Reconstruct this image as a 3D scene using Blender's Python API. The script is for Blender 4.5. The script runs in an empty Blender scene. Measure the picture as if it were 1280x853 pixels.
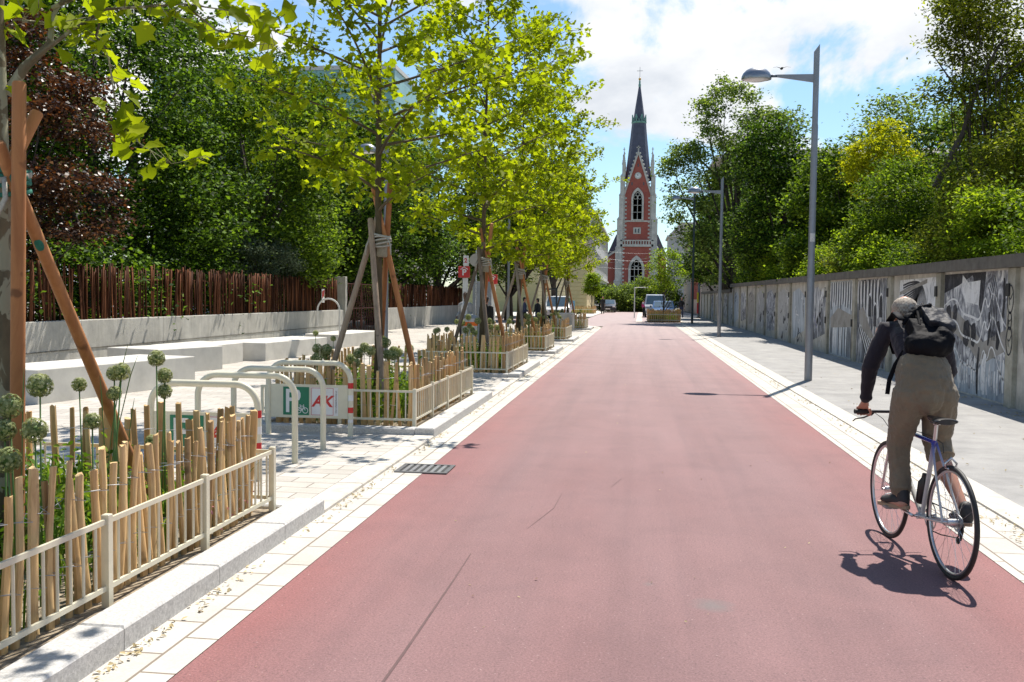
import bpy, math, random
import numpy as np
from mathutils import Vector, Matrix
sc = bpy.context.scene
col = sc.collection
rng = random.Random(7)
PI = math.pi
R_ = math.radians
# ---------------------------------------------------------------- camera frame
FPX, EYE, ROLL = 1180.0, 1.65, 0.012
def nrm(v): return Vector(v).normalized()
Yc = nrm((157/FPX, 53.5/FPX, 1)); Zc = nrm((ROLL, 1, -(157*ROLL+53.5)/FPX))
Xc = -Yc.cross(Zc)
def ray(x, y):
    v = Vector(((x-640)/FPX, (426.5-y)/FPX, 1)); return Vector((v.dot(Xc), v.dot(Yc), v.dot(Zc)))
def at_depth(x, y, Y):            # a point Y metres up the street
    d = ray(x, y); t = Y/d.y; return Vector((d.x*t, Y, EYE+d.z*t))
cam = bpy.data.cameras.new('camera'); camo = bpy.data.objects.new('camera', cam); col.objects.link(camo)
cam.sensor_width = 36; cam.lens = 36*FPX/1280; cam.clip_end = 4000; cam.clip_start = .05
m = Matrix(((Xc.x, Xc.y, -Xc.z, 0), (Yc.x, Yc.y, -Yc.z, 0), (Zc.x, Zc.y, -Zc.z, EYE), (0, 0, 0, 1)))
camo.matrix_world = m
sc.camera = camo
# ---------------------------------------------------------------- materials
def _nodes(name):
    m = bpy.data.materials.new(name); m.use_nodes = True
    nt = m.node_tree; return m, nt, nt.nodes['Principled BSDF']
def N(nt, t, **kw):
    n = nt.nodes.new(t)
    for k, v in kw.items():
        if k in n.inputs: n.inputs[k].default_value = v
        else: setattr(n, k, v)
    return n
def ramp(nt, fac, stops):
    r = nt.nodes.new('ShaderNodeValToRGB'); cr = r.color_ramp
    while len(cr.elements) < len(stops): cr.elements.new(.5)
    for e, (p, c) in zip(cr.elements, stops): e.position = p; e.color = (*c, 1) if len(c) == 3 else c
    nt.links.new(fac, r.inputs[0]); return r.outputs[0]
def noise(nt, scale, detail=6, rough=.6, vec=None, dist=0):
    n = N(nt, 'ShaderNodeTexNoise', Scale=scale, Detail=detail, Roughness=rough, Distortion=dist)
    if vec is None:
        tc = nt.nodes.new('ShaderNodeTexCoord'); vec = tc.outputs['Object']
    nt.links.new(vec, n.inputs['Vector']); return n.outputs[0]
def mixc(nt, fac, a, b, mode='MIX'):
    mx = nt.nodes.new('ShaderNodeMix'); mx.data_type = 'RGBA'; mx.blend_type = mode
    for i, v in ((0, fac), (6, a), (7, b)):
        if isinstance(v, (int, float)): mx.inputs[i].default_value = v
        elif isinstance(v, tuple): mx.inputs[i].default_value = (*v, 1) if len(v) == 3 else v
        else: nt.links.new(v, mx.inputs[i])
    return mx.outputs[2]
def mapping(nt, scale=(1, 1, 1), rot=(0, 0, 0), loc=(0, 0, 0), src='Object'):
    tc = nt.nodes.new('ShaderNodeTexCoord'); mp = nt.nodes.new('ShaderNodeMapping')
    mp.inputs['Scale'].default_value = scale; mp.inputs['Rotation'].default_value = rot; mp.inputs['Location'].default_value = loc
    nt.links.new(tc.outputs[src], mp.inputs[0]); return mp.outputs[0]
def bump(nt, bs, h, strength=.3, dist=.01):
    b = N(nt, 'ShaderNodeBump', Strength=strength, Distance=dist); nt.links.new(h, b.inputs['Height']); nt.links.new(b.outputs[0], bs.inputs['Normal'])
def mat(name, c, rough=.6, var=.25, scale=6, metal=0, bmp=0, bscale=40, stretch=(1, 1, 1), spec=None, c2=None):
    m, nt, bs = _nodes(name)
    v = mapping(nt, stretch)
    n = noise(nt, scale, 8, .65, v)
    lo = tuple(x*(1-var) for x in c) if c2 is None else c2; hi = tuple(min(1, x*(1+var)) for x in c)
    nt.links.new(ramp(nt, n, [(.3, lo), (.7, hi)]), bs.inputs['Base Color'])
    bs.inputs['Roughness'].default_value = rough; bs.inputs['Metallic'].default_value = metal
    if spec is not None: bs.inputs['Specular IOR Level'].default_value = spec
    if bmp: bump(nt, bs, noise(nt, bscale, 5, .6, mapping(nt, stretch)), bmp)
    return m
def leaf_mat(name, c, var=.35, trans=.45, hue=None, rough=.6, tc=None):
    m, nt, bs = _nodes(name)
    geo = nt.nodes.new('ShaderNodeNewGeometry')
    c_lo = tuple(x*(1-var) for x in c); c_hi = tuple(min(1, x*(1+var)) for x in c)
    if hue: c_hi = hue
    colr = ramp(nt, geo.outputs['Random Per Island'], [(.05, c_lo), (.55, c), (1, c_hi)])
    nt.links.new(colr, bs.inputs['Base Color']); bs.inputs['Roughness'].default_value = rough
    bs.inputs['Specular IOR Level'].default_value = .12
    tr = nt.nodes.new('ShaderNodeBsdfTranslucent')
    tcol = mixc(nt, 1.0, colr, tc if tc else (1.0, 1.0, .35), 'MULTIPLY')
    nt.links.new(tcol, tr.inputs[0])
    mx = nt.nodes.new('ShaderNodeMixShader'); mx.inputs[0].default_value = trans
    out = nt.nodes['Material Output']
    nt.links.new(bs.outputs[0], mx.inputs[1]); nt.links.new(tr.outputs[0], mx.inputs[2]); nt.links.new(mx.outputs[0], out.inputs[0])
    return m
M = {}
# red surface of the cycle street
m, nt, bs = _nodes('red_asphalt')
tcn = nt.nodes.new('ShaderNodeTexCoord'); ob = tcn.outputs['Object']
sx = nt.nodes.new('ShaderNodeSeparateXYZ'); nt.links.new(ob, sx.inputs[0])
big = noise(nt, .5, 4, .6, mapping(nt, (1, .25, 1)))
grain = noise(nt, 85, 5, .9); agg = N(nt, 'ShaderNodeTexVoronoi', Scale=130); nt.links.new(ob, agg.inputs[0])
c = ramp(nt, big, [(.3, (.190, .098, .097)), (.7, (.232, .138, .139))])
ab = N(nt, 'ShaderNodeMath', operation='ABSOLUTE'); shf = N(nt, 'ShaderNodeMath', operation='ADD'); shf.inputs[1].default_value = -.16
nt.links.new(sx.outputs[0], shf.inputs[0]); nt.links.new(shf.outputs[0], ab.inputs[0])
edge = ramp(nt, ab.outputs[0], [(.0, (0, 0, 0)), (1, (1, 1, 1))])
eg = N(nt, 'ShaderNodeMapRange'); eg.inputs[1].default_value = 1.25; eg.inputs[2].default_value = 2.05; nt.links.new(ab.outputs[0], eg.inputs[0])
wob = N(nt, 'ShaderNodeMath', operation='MULTIPLY'); nt.links.new(eg.outputs[0], wob.inputs[0]); nt.links.new(noise(nt, 1.2, 4, .6, mapping(nt, (1, .3, 1))), wob.inputs[1])
c = mixc(nt, wob.outputs[0], c, (.26, .085, .08))
c = mixc(nt, .75, c, ramp(nt, grain, [(.30, (.25, .22, .22)), (.5, (.95, .95, .95)), (.68, (1.6, 1.6, 1.6))]), 'MULTIPLY')
c = mixc(nt, ramp(nt, agg.outputs['Color'], [(.88, (0, 0, 0)), (.93, (.6, .6, .6))]), c, (.08, .05, .05))
c = mixc(nt, ramp(nt, noise(nt, 60, 2, .5), [(.70, (0, 0, 0)), (.74, (.5, .5, .5))]), c, (.55, .42, .40))
# grazing-view paleness painted in up the street, then worn tyre tracks
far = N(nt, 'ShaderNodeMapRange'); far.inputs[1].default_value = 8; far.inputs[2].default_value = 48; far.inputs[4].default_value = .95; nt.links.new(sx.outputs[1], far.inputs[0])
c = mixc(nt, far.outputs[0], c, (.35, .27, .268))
c = mixc(nt, 1, c, ramp(nt, noise(nt, 2.4, 4, .6, mapping(nt, (1, .03, 1))), [(.35, (.90, .91, .92)), (.5, (1, 1, 1)), (.65, (1.06, 1.05, 1.05))]), 'MULTIPLY')
c = mixc(nt, 1, c, ramp(nt, noise(nt, 1.3, 8, .7, None, .6), [(.33, (.91, .92, .93)), (.5, (1, 1, 1)), (.68, (1.07, 1.06, 1.06))]), 'MULTIPLY')
c = mixc(nt, ramp(nt, noise(nt, 22, 3, .6), [(.70, (0, 0, 0)), (.78, (.35, .35, .35))]), c, (.12, .08, .08))
# two small oily spots
for (x, y, r) in ((.43, 5.12, .12), (.10, 5.45, .07), (1.9, 4.6, .08)):
    vd = N(nt, 'ShaderNodeVectorMath', operation='DISTANCE'); nt.links.new(ob, vd.inputs[0]); vd.inputs[1].default_value = (x, y, 0)
    nz = N(nt, 'ShaderNodeMath', operation='MULTIPLY_ADD'); nt.links.new(noise(nt, 12, 4), nz.inputs[0]); nz.inputs[1].default_value = .12; nt.links.new(vd.outputs['Value'], nz.inputs[2])
    c = mixc(nt, ramp(nt, nz.outputs[0], [(r*.7, (.7, .7, .7)), (r*1.6, (0, 0, 0))]), c, (.150, .138, .135))
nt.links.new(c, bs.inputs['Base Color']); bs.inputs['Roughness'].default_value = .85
bump(nt, bs, grain, .5, .004); M['red'] = m
def paver_mat(name, c1, c2, mortar, w, h, rot=0, off=.5, ms=.012, dirt=.25, offs=(0, 0, 0)):
    m, nt, bs = _nodes(name)
    mp = mapping(nt, rot=(0, 0, rot), loc=offs)
    b = N(nt, 'ShaderNodeTexBrick', Scale=1.0); b.offset = off; b.squash = 1
    b.inputs['Brick Width'].default_value = w; b.inputs['Row Height'].default_value = h; b.inputs['Mortar Size'].default_value = ms*.5
    b.inputs['Mortar Smooth'].default_value = .3
    b.inputs['Color1'].default_value = (*c1, 1); b.inputs['Color2'].default_value = (*c2, 1); b.inputs['Mortar'].default_value = (*mortar, 1)
    nt.links.new(mp, b.inputs['Vector'])
    c = mixc(nt, .6, b.outputs[0], ramp(nt, noise(nt, 1.7, 7, .7), [(.3, (.78, .76, .72)), (.65, (1.08, 1.08, 1.08))]), 'MULTIPLY')
    c = mixc(nt, .5, c, ramp(nt, noise(nt, 90, 3, .7), [(.3, (.75, .74, .72)), (.7, (1.12, 1.12, 1.12))]), 'MULTIPLY')
    c = mixc(nt, ramp(nt, noise(nt, 5, 6, .75), [(.62, (0, 0, 0)), (.8, (dirt, dirt, dirt))]), c, (.25, .2, .13))
    nt.links.new(c, bs.inputs['Base Color']); bs.inputs['Roughness'].default_value = .8
    inv = N(nt, 'ShaderNodeMath', operation='SUBTRACT'); inv.inputs[0].default_value = 1; nt.links.new(b.outputs['Fac'], inv.inputs[1])
    bump(nt, bs, inv.outputs[0], .6, .006)
    return m
M['gutter'] = paver_mat('pale_gutter_pavers', (.56, .535, .49), (.49, .465, .425), (.22, .18, .14), .42, .235, PI/2, .5, .016, .3, (0, .0, 0))
M['plaza'] = paver_mat('beige_plaza_pavers', (.52, .49, .445), (.42, .395, .36), (.22, .19, .16), .42, .21, .0, .5, .014, .2)
M['granite'] = mat('granite_kerb', (.47, .46, .44), .7, .30, 60, bmp=.25, bscale=150)
M['kerb_low'] = mat('pale_kerb_stone', (.52, .48, .42), .8, .22, 8, bmp=.2, bscale=80)
M['side'] = mat('grey_asphalt', (.32, .312, .30), .9, .14, 1.8, bmp=.6, bscale=160, c2=(.25, .245, .238))
nt = M['side'].node_tree; bs = nt.nodes['Principled BSDF']; lk = bs.inputs['Base Color'].links[0].from_socket
cc = mixc(nt, .7, lk, ramp(nt, noise(nt, 110, 3, .8), [(.3, (.55, .55, .55)), (.5, (1, 1, 1)), (.7, (1.35, 1.35, 1.33))]), 'MULTIPLY')
cc = mixc(nt, .35, cc, ramp(nt, noise(nt, .55, 7, .7), [(.36, (.72, .72, .72)), (.5, (1.05, 1.05, 1.05)), (.7, (1.15, 1.15, 1.15))]), 'MULTIPLY'); nt.links.new(cc, bs.inputs['Base Color'])
M['farroad'] = mat('grey_pink_asphalt', (.35, .275, .275), .85, .12, 1.5, bmp=.3, bscale=90)
M['ground'] = mat('earth', (.16, .15, .11), .95, .3, .4)
M['soil'] = mat('gravelly_soil', (.30, .25, .18), .95, .5, 30, bmp=.8, bscale=60, c2=(.10, .075, .05))
M['seed'] = leaf_mat('dry_blossom', (.46, .38, .22), .4, .15, rough=.8, tc=(1, .9, .6))
M['cream'] = mat('cream_paint', (.67, .63, .48), .42, .07, 9, bmp=.05, bscale=30)
M['steel_grey'] = mat('grey_steel', (.27, .28, .30), .42, .10, 5, metal=.35)
M['chrome'] = mat('silver_metal', (.55, .56, .58), .25, .03, 8, metal=.9); M['lamp_shell'] = mat('anodised_lamp_shell', (.30, .31, .33), .32, .02, 3, metal=.75)
M['dark_green'] = mat('dark_green_paint', (.022, .04, .042), .45, .2, 5)
M['bluegrey'] = mat('blue_grey_paint', (.10, .14, .18), .5, .15, 5)
M['glass_lamp'] = mat('lamp_glass', (.72, .74, .76), .15, .03, 4)
M['conc_white'] = mat('white_concrete', (.62, .60, .55), .8, .10, 2.2, bmp=.15, bscale=60, c2=(.50, .485, .445))
def conc(name, c, c2, streak=.5):
    m, nt, bs = _nodes(name)
    n = noise(nt, 3, 9, .7); s = noise(nt, 3.2, 6, .7, mapping(nt, (1, 1, .12)))
    c_ = ramp(nt, n, [(.28, c2), (.62, c)])
    c_ = mixc(nt, streak, c_, ramp(nt, s, [(.35, (.42, .40, .36)), (.6, (1.05, 1.05, 1.03))]), 'MULTIPLY')
    c_ = mixc(nt, ramp(nt, noise(nt, 9, 7, .8), [(.60, (0, 0, 0)), (.75, (.45, .45, .45))]), c_, (.12, .11, .09))
    nt.links.new(c_, bs.inputs['Base Color']); bs.inputs['Roughness'].default_value = .9
    bump(nt, bs, noise(nt, 28, 8, .7), .45, .012); return m
M['wall'] = conc('weathered_concrete', (.62, .59, .53), (.38, .36, .32))
M['pillar'] = conc('mossy_concrete_pillar', (.50, .475, .40), (.26, .245, .19))
M['coping'] = conc('dark_coping', (.17, .155, .13), (.08, .072, .058), .2)
M['retain'] = conc('board_marked_concrete', (.50, .485, .44), (.37, .36, .33), .35)
def wood(name, c, c2, sz=(14, 14, 1.3)):
    m, nt, bs = _nodes(name)
    geo = nt.nodes.new('ShaderNodeObjectInfo')
    n = noise(nt, 1.6, 8, .7, mapping(nt, sz), .8)
    k = noise(nt, 2.5, 2, .5, mapping(nt, (3, 3, 3)))
    c_ = ramp(nt, n, [(.3, c2), (.6, c), (.8, tuple(min(1, a*1.2) for a in c))])
    c_ = mixc(nt, ramp(nt, k, [(.66, (0, 0, 0)), (.73, (.75, .75, .75))]), c_, tuple(a*.4 for a in c2))
    rv = ramp(nt, geo.outputs['Random'], [(0, (.50, .44, .38)), (.3, (.85, .78, .70)), (.6, (1, 1, 1)), (.8, (1.05, .88, .74)), (1, (1.22, 1.18, 1.08))])
    c_ = mixc(nt, 1, c_, rv, 'MULTIPLY')
    nt.links.new(c_, bs.inputs['Base Color']); bs.inputs['Roughness'].default_value = .75
    bump(nt, bs, n, .4, .006); return m
M['picket'] = wood('split_chestnut_wood', (.66, .48, .24), (.44, .29, .13))
M['stake'] = wood('orange_brown_stake', (.50, .23, .085), (.33, .13, .045), (6, 6, .8))
M['stake_grey'] = wood('weathered_grey_stake', (.36, .31, .25), (.20, .165, .13), (8, 8, .8))
M['stick'] = leaf_mat('dark_brown_sticks', (.085, .032, .015), .55, 0.0, hue=(.20, .075, .033), rough=.7)
M['wire'] = mat('galvanised_wire', (.42, .42, .42), .45, .1, 20, metal=.6)
M['strap'] = mat('jute_strap', (.42, .40, .34), .9, .2, 60, bmp=.6, bscale=90)
M['strap_green'] = mat('green_strap', (.02, .16, .11), .8, .2, 30)
M['jute'] = mat('jute_wrap', (.30, .27, .19), .95, .15, 40, bmp=.6, bscale=120)
# barks
def bark(name, a, b, sc_=4, patch=None):
    m, nt, bs = _nodes(name)
    n = noise(nt, sc_, 7, .7, mapping(nt, (1, 1, .35)), .4)
    c_ = ramp(nt, n, [(.35, b), (.6, a)])
    if patch:
        v = N(nt, 'ShaderNodeTexVoronoi', Scale=16); v.feature = 'F1'
        nt.links.new(mapping(nt, (1, 1, .7)), v.inputs[0])
        c_ = mixc(nt, ramp(nt, noise(nt, 9, 3, .5, mapping(nt, (1, 1, .6)), 1.), [(.50, (0, 0, 0)), (.53, (.85, .85, .85))]), c_, patch)
    nt.links.new(c_, bs.inputs['Base Color']); bs.inputs['Roughness'].default_value = .9
    bump(nt, bs, n, .6, .02); return m
M['bark_plane'] = bark('plane_bark', (.16, .13, .075), (.075, .065, .04), 5, (.33, .32, .22)); M['bark_plane_brown'] = bark('brown_plane_bark', (.12, .09, .045), (.05, .04, .022), 5)
M['bark_dark'] = bark('dark_bark', (.075, .06, .045), (.03, .024, .02))
M['black'] = mat('black_rubber', (.018, .018, .019), .6, .3, 10)
M['leaf_plane'] = leaf_mat('plane_leaf', (.29, .385, .018), .34, .66, hue=(.47, .55, .03), tc=(1.0, .97, .22))
M['leaf_plane_far'] = leaf_mat('plane_leaf_distant', (.28, .375, .018), .36, .66, hue=(.47, .54, .03), tc=(1.0, .97, .22))
M['leaf_dark'] = leaf_mat('dark_green_leaf', (.042, .092, .013), .65, .38, hue=(.24, .40, .038))
M['leaf_mid'] = leaf_mat('mid_green_leaf', (.085, .155, .020), .5, .5, hue=(.32, .46, .04))
M['leaf_light'] = leaf_mat('fresh_green_leaf', (.19, .30, .03), .4, .6, hue=(.42, .54, .04))
M['leaf_gold'] = leaf_mat('golden_leaf', (.42, .45, .02), .35, .55, hue=(.68, .68, .04))
M['leaf_olive'] = leaf_mat('olive_green_leaf', (.145, .185, .024), .55, .52, hue=(.48, .54, .07))
M['leaf_copper'] = leaf_mat('copper_leaf', (.05, .026, .020), .5, .30, hue=(.20, .095, .03), tc=(1, .6, .3), rough=.35); M['leaf_copper'].node_tree.nodes['Principled BSDF'].inputs['Specular IOR Level'].default_value = .22
M['leaf_blue'] = leaf_mat('blue_green_needle', (.11, .155, .10), .4, .3, hue=(.17, .22, .14))
M['leaf_ash'] = leaf_mat('ash_leaf', (.14, .22, .055), .5, .48, hue=(.40, .52, .14))
M['grass'] = leaf_mat('planter_leaf', (.13, .25, .03), .5, .5, hue=(.30, .38, .06))
M['allium'] = leaf_mat('allium_floret', (.34, .39, .17), .4, .4, hue=(.60, .60, .34), tc=(1, 1, .6))
M['allium_stem'] = mat('allium_stem', (.10, .19, .04), .6, .2, 10)
M['flower_yellow'] = leaf_mat('yellow_petal', (.75, .55, .03), .2, .3)
M['flower_pink'] = leaf_mat('pink_petal', (.62, .32, .36), .3, .3, tc=(1, .8, .8))

# ---------------------------------------------------------------- mesh builder
class MB:
    def __init__(s): s.v = []; s.f = []; s.mi = []; s.cur = 0
    def add(s, vs, fs):
        o = len(s.v); s.v += [tuple(a) for a in vs]; s.f += [tuple(i+o for i in f) for f in fs]; s.mi += [s.cur]*len(fs)
    def box(s, x0, x1, y0, y1, z0, z1, bev=0):
        if bev:
            return s.bevbox(x0, x1, y0, y1, z0, z1, bev)
        s.add([(x0, y0, z0), (x1, y0, z0), (x1, y1, z0), (x0, y1, z0), (x0, y0, z1), (x1, y0, z1), (x1, y1, z1), (x0, y1, z1)],
              [(0, 3, 2, 1), (4, 5, 6, 7), (0, 1, 5, 4), (1, 2, 6, 5), (2, 3, 7, 6), (3, 0, 4, 7)])
    def bevbox(s, x0, x1, y0, y1, z0, z1, b):
        L = [(x0+b, x1-b, y0+b, y1-b, z0), (x0, x1, y0, y1, z0+b), (x0, x1, y0, y1, z1-b), (x0+b, x1-b, y0+b, y1-b, z1)]
        vs = []
        for (a, c, d, e, z) in L: vs += [(a, d, z), (c, d, z), (c, e, z), (a, e, z)]
        fs = [(3, 2, 1, 0), (12, 13, 14, 15)]
        for r in range(3):
            for k in range(4):
                k2 = (k+1) % 4; fs.append((r*4+k, r*4+k2, r*4+4+k2, r*4+4+k))
        s.add(vs, fs)
    def obox(s, c, ax, ay, az, hx, hy, hz):
        c = Vector(c); ax = Vector(ax).normalized(); ay = Vector(ay).normalized(); az = Vector(az).normalized(); vs = []
        for k in (-1, 1):
            for (i, j) in ((-1, -1), (1, -1), (1, 1), (-1, 1)): vs.append(c+ax*hx*i+ay*hy*j+az*hz*k)
        s.add(vs, [(0, 3, 2, 1), (4, 5, 6, 7), (0, 1, 5, 4), (1, 2, 6, 5), (2, 3, 7, 6), (3, 0, 4, 7)])
    def tube(s, pts, r, n=8, cap=True, ref=None, flat=1.0):
        pts = [Vector(p) for p in pts]; k = len(pts)
        rs = r if isinstance(r, (list, tuple)) else [r]*k
        T = []
        for i in range(k):
            a = pts[max(i-1, 0)]; b = pts[min(i+1, k-1)]; d = (b-a)
            T.append(d.normalized() if d.length > 1e-9 else Vector((0, 0, 1)))
        u = Vector(ref) if ref is not None else (Vector((0, 0, 1)) if abs(T[0].z) < .9 else Vector((1, 0, 0)))
        vs = []
        for i in range(k):
            u = u - T[i]*u.dot(T[i])
            if u.length < 1e-6: u = T[i].orthogonal()
            u.normalize(); w = T[i].cross(u)
            rr = rs[i]
            ra, rb = (rr if isinstance(rr, (list, tuple)) else (rr, rr*flat))
            for j in range(n):
                a = 2*PI*j/n; vs.append(pts[i]+u*(ra*math.cos(a))+w*(rb*math.sin(a)))
        fs = []
        for i in range(k-1):
            for j in range(n):
                j2 = (j+1) % n; fs.append((i*n+j, i*n+j2, (i+1)*n+j2, (i+1)*n+j))
        if cap: fs.append(tuple(range(n))[::-1]); fs.append(tuple((k-1)*n+j for j in range(n)))
        s.add(vs, fs)
    def lathe(s, c, prof, n=16, ax=(0, 0, 1)):
        ax = Vector(ax).normalized(); u = ax.orthogonal().normalized(); w = ax.cross(u); c = Vector(c); vs = []
        for (r, z) in prof:
            for j in range(n):
                a = 2*PI*j/n; vs.append(c+ax*z+u*(r*math.cos(a))+w*(r*math.sin(a)))
        fs = []
        for i in range(len(prof)-1):
            for j in range(n):
                j2 = (j+1) % n; fs.append((i*n+j, i*n+j2, (i+1)*n+j2, (i+1)*n+j))
        if prof[0][0] > 1e-4: fs.append(tuple(range(n))[::-1])
        if prof[-1][0] > 1e-4: fs.append(tuple((len(prof)-1)*n+j for j in range(n)))
        s.add(vs, fs)
    def ball(s, c, rx, ry=None, rz=None, n=12):
        ry = ry or rx; rz = rz or rx; vs = []; fs = []; h = n//2+1
        for i in range(h+1):
            t = PI*i/h
            for j in range(n):
                a = 2*PI*j/n; vs.append((c[0]+rx*math.sin(t)*math.cos(a), c[1]+ry*math.sin(t)*math.sin(a), c[2]+rz*math.cos(t)))
        for i in range(h):
            for j in range(n):
                j2 = (j+1) % n; fs.append((i*n+j, (i+1)*n+j, (i+1)*n+j2, i*n+j2))
        s.add(vs, fs)
    def torus(s, c, ax, R, r, n=48, m=8, rw=None):
        ax = Vector(ax).normalized(); u = Vector((0, 0, 1)); u = (u-ax*u.dot(ax)).normalized(); w = ax.cross(u); c = Vector(c); rw = rw or r
        vs = []; fs = []
        for i in range(n):
            a = 2*PI*i/n; d = u*math.cos(a)+w*math.sin(a)
            for j in range(m):
                b = 2*PI*j/m; vs.append(c+d*(R+r*math.cos(b))+ax*(rw*math.sin(b)))
        for i in range(n):
            for j in range(m):
                i2 = (i+1) % n; j2 = (j+1) % m; fs.append((i*m+j, i2*m+j, i2*m+j2, i*m+j2))
        s.add(vs, fs)
    def prism(s, pts, vec):          # polygon (3D points) extruded by vec
        v = Vector(vec); n = len(pts); a = [Vector(p) for p in pts]
        s.add(a+[p+v for p in a], [tuple(range(n))[::-1], tuple(range(n, 2*n))]+[(i, (i+1) % n, n+(i+1) % n, n+i) for i in range(n)])
    def ribbon(s, pts, w, nrm_, off=0):   # flat stroke lying on a surface whose normal is nrm_
        nv = Vector(nrm_); p = [Vector(q)+nv*off for q in pts]; k = len(p)
        ws = w if isinstance(w, (list, tuple)) else [w]*k
        vs = []
        for i in range(k):
            d = (p[min(i+1, k-1)]-p[max(i-1, 0)]).normalized(); t = nv.cross(d).normalized()*ws[i]*.5
            vs += [p[i]+t, p[i]-t]
        s.add(vs, [(2*i, 2*i+1, 2*i+3, 2*i+2) for i in range(k-1)])
    def build(s, name, mats, parent=None, smooth=False, auto=None):
        me = bpy.data.meshes.new(name); me.from_pydata(s.v, [], s.f)
        ml = mats if isinstance(mats, (list, tuple)) else [mats]
        for mm in ml: me.materials.append(mm)
        if len(ml) > 1: me.polygons.foreach_set('material_index', s.mi)
        if smooth: me.polygons.foreach_set('use_smooth', [True]*len(me.polygons))
        me.update()
        if smooth and auto: me.set_sharp_from_angle(angle=R_(auto))
        o = bpy.data.objects.new(name, me); col.objects.link(o)
        if parent: o.parent = parent; o.matrix_parent_inverse = Matrix.Translation(-parent.location) if parent.type == 'EMPTY' and not parent.parent else Matrix()
        return o
def tag(o, label=None, cat=None, group=None, kind=None):
    if label: o['label'] = label
    if cat: o['category'] = cat
    if group: o['group'] = group
    if kind: o['kind'] = kind
    return o
def empty(name, loc, label, cat, group=None):
    o = bpy.data.objects.new(name, None); col.objects.link(o); o.location = loc; o.empty_display_size = .2
    return tag(o, label, cat, group)
def copy_tree(o, parent=None):
    c = o.copy(); col.objects.link(c)
    if parent: c.parent = parent; c.matrix_parent_inverse = o.matrix_parent_inverse
    for ch in list(o.children): copy_tree(ch, c)
    return c
def np_mesh(name, V, loops, counts, mats, parent=None, mi=None, smooth=False):
    me = bpy.data.meshes.new(name)
    me.vertices.add(len(V)); me.vertices.foreach_set('co', np.asarray(V, dtype=np.float32).ravel())
    me.loops.add(len(loops)); me.loops.foreach_set('vertex_index', np.asarray(loops, dtype=np.int32))
    me.polygons.add(len(counts)); st = np.concatenate([[0], np.cumsum(counts)[:-1]])
    me.polygons.foreach_set('loop_start', st.astype(np.int32)); me.polygons.foreach_set('loop_total', np.asarray(counts, dtype=np.int32))
    for mm in (mats if isinstance(mats, list) else [mats]): me.materials.append(mm)
    if mi is not None: me.polygons.foreach_set('material_index', np.asarray(mi, dtype=np.int32))
    if smooth: me.polygons.foreach_set('use_smooth', np.ones(len(counts), dtype=bool))
    me.update(calc_edges=True)
    o = bpy.data.objects.new(name, me); col.objects.link(o)
    if parent: o.parent = parent; o.matrix_parent_inverse = Matrix.Translation(-parent.location)
    return o
QUAD = (np.array([(0, -.5, 0), (.36, -.05, .08), (0, .55, -.04), (-.36, -.05, .08)]), [(0, 1, 2, 3)])
PLANE_LEAF = (np.array([(0, -.42, 0), (.30, -.36, .05), (.28, -.10, .05), (.52, .06, .10), (.26, .16, .04), (.18, .30, .02), (0, .58, -.08), (-.18, .30, .02), (-.26, .16, .04), (-.52, .06, .10), (-.28, -.10, .05), (-.30, -.36, .05)]), [(0, 1, 2, 3, 4, 5, 6), (0, 6, 7, 8, 9, 10, 11)])
OVAL = (np.array([(0, -.5, 0), (.22, -.2, .05), (.24, .12, .05), (0, .55, -.06), (-.24, .12, .05), (-.22, -.2, .05)]), [(0, 1, 2, 3), (0, 3, 4, 5)])
FEATHER = (np.array([(0, -.6, 0), (.11, -.2, .03), (.13, .2, .03), (0, .65, -.1), (-.13, .2, .03), (-.11, -.2, .03), (.38, .28, .0), (.20, -.05, .02), (-.38, .28, 0), (-.20, -.05, .02)]), [(0, 1, 2, 3, 4, 5), (1, 7, 6, 2), (5, 4, 8, 9)])
def leaves(name, C, size, mt, parent=None, tmpl=QUAD, seed=0, up=.7, sizevar=.35, droop=0, stretch=1.0):
    """Leaf-shaped faces at the points C"""
    r = np.random.default_rng(seed); C = np.asarray(C, dtype=float); n = len(C)
    nv = r.normal(size=(n, 3)); nv[:, 2] = np.abs(nv[:, 2])*.8+up; nv /= np.linalg.norm(nv, axis=1)[:, None]
    t = r.normal(size=(n, 3)); t[:, 2] -= droop; t -= nv*np.sum(t*nv, axis=1)[:, None]; t /= np.linalg.norm(t, axis=1)[:, None]+1e-9
    b = np.cross(nv, t)
    s = size*(1+sizevar*r.uniform(-1, 1, n))
    T, F = tmpl; k = len(T)
    V = C[:, None, :]+s[:, None, None]*(T[None, :, 0, None]*b[:, None, :]+T[None, :, 1, None]*stretch*t[:, None, :]+T[None, :, 2, None]*nv[:, None, :])
    V = V.reshape(-1, 3)
    lp = np.concatenate([np.array(f) for f in F]); cn = np.array([len(f) for f in F])
    L = (lp[None, :]+(np.arange(n)*k)[:, None]).ravel(); cnt = np.tile(cn, n)
    return np_mesh(name, V, L, cnt, mt, parent)
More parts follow.
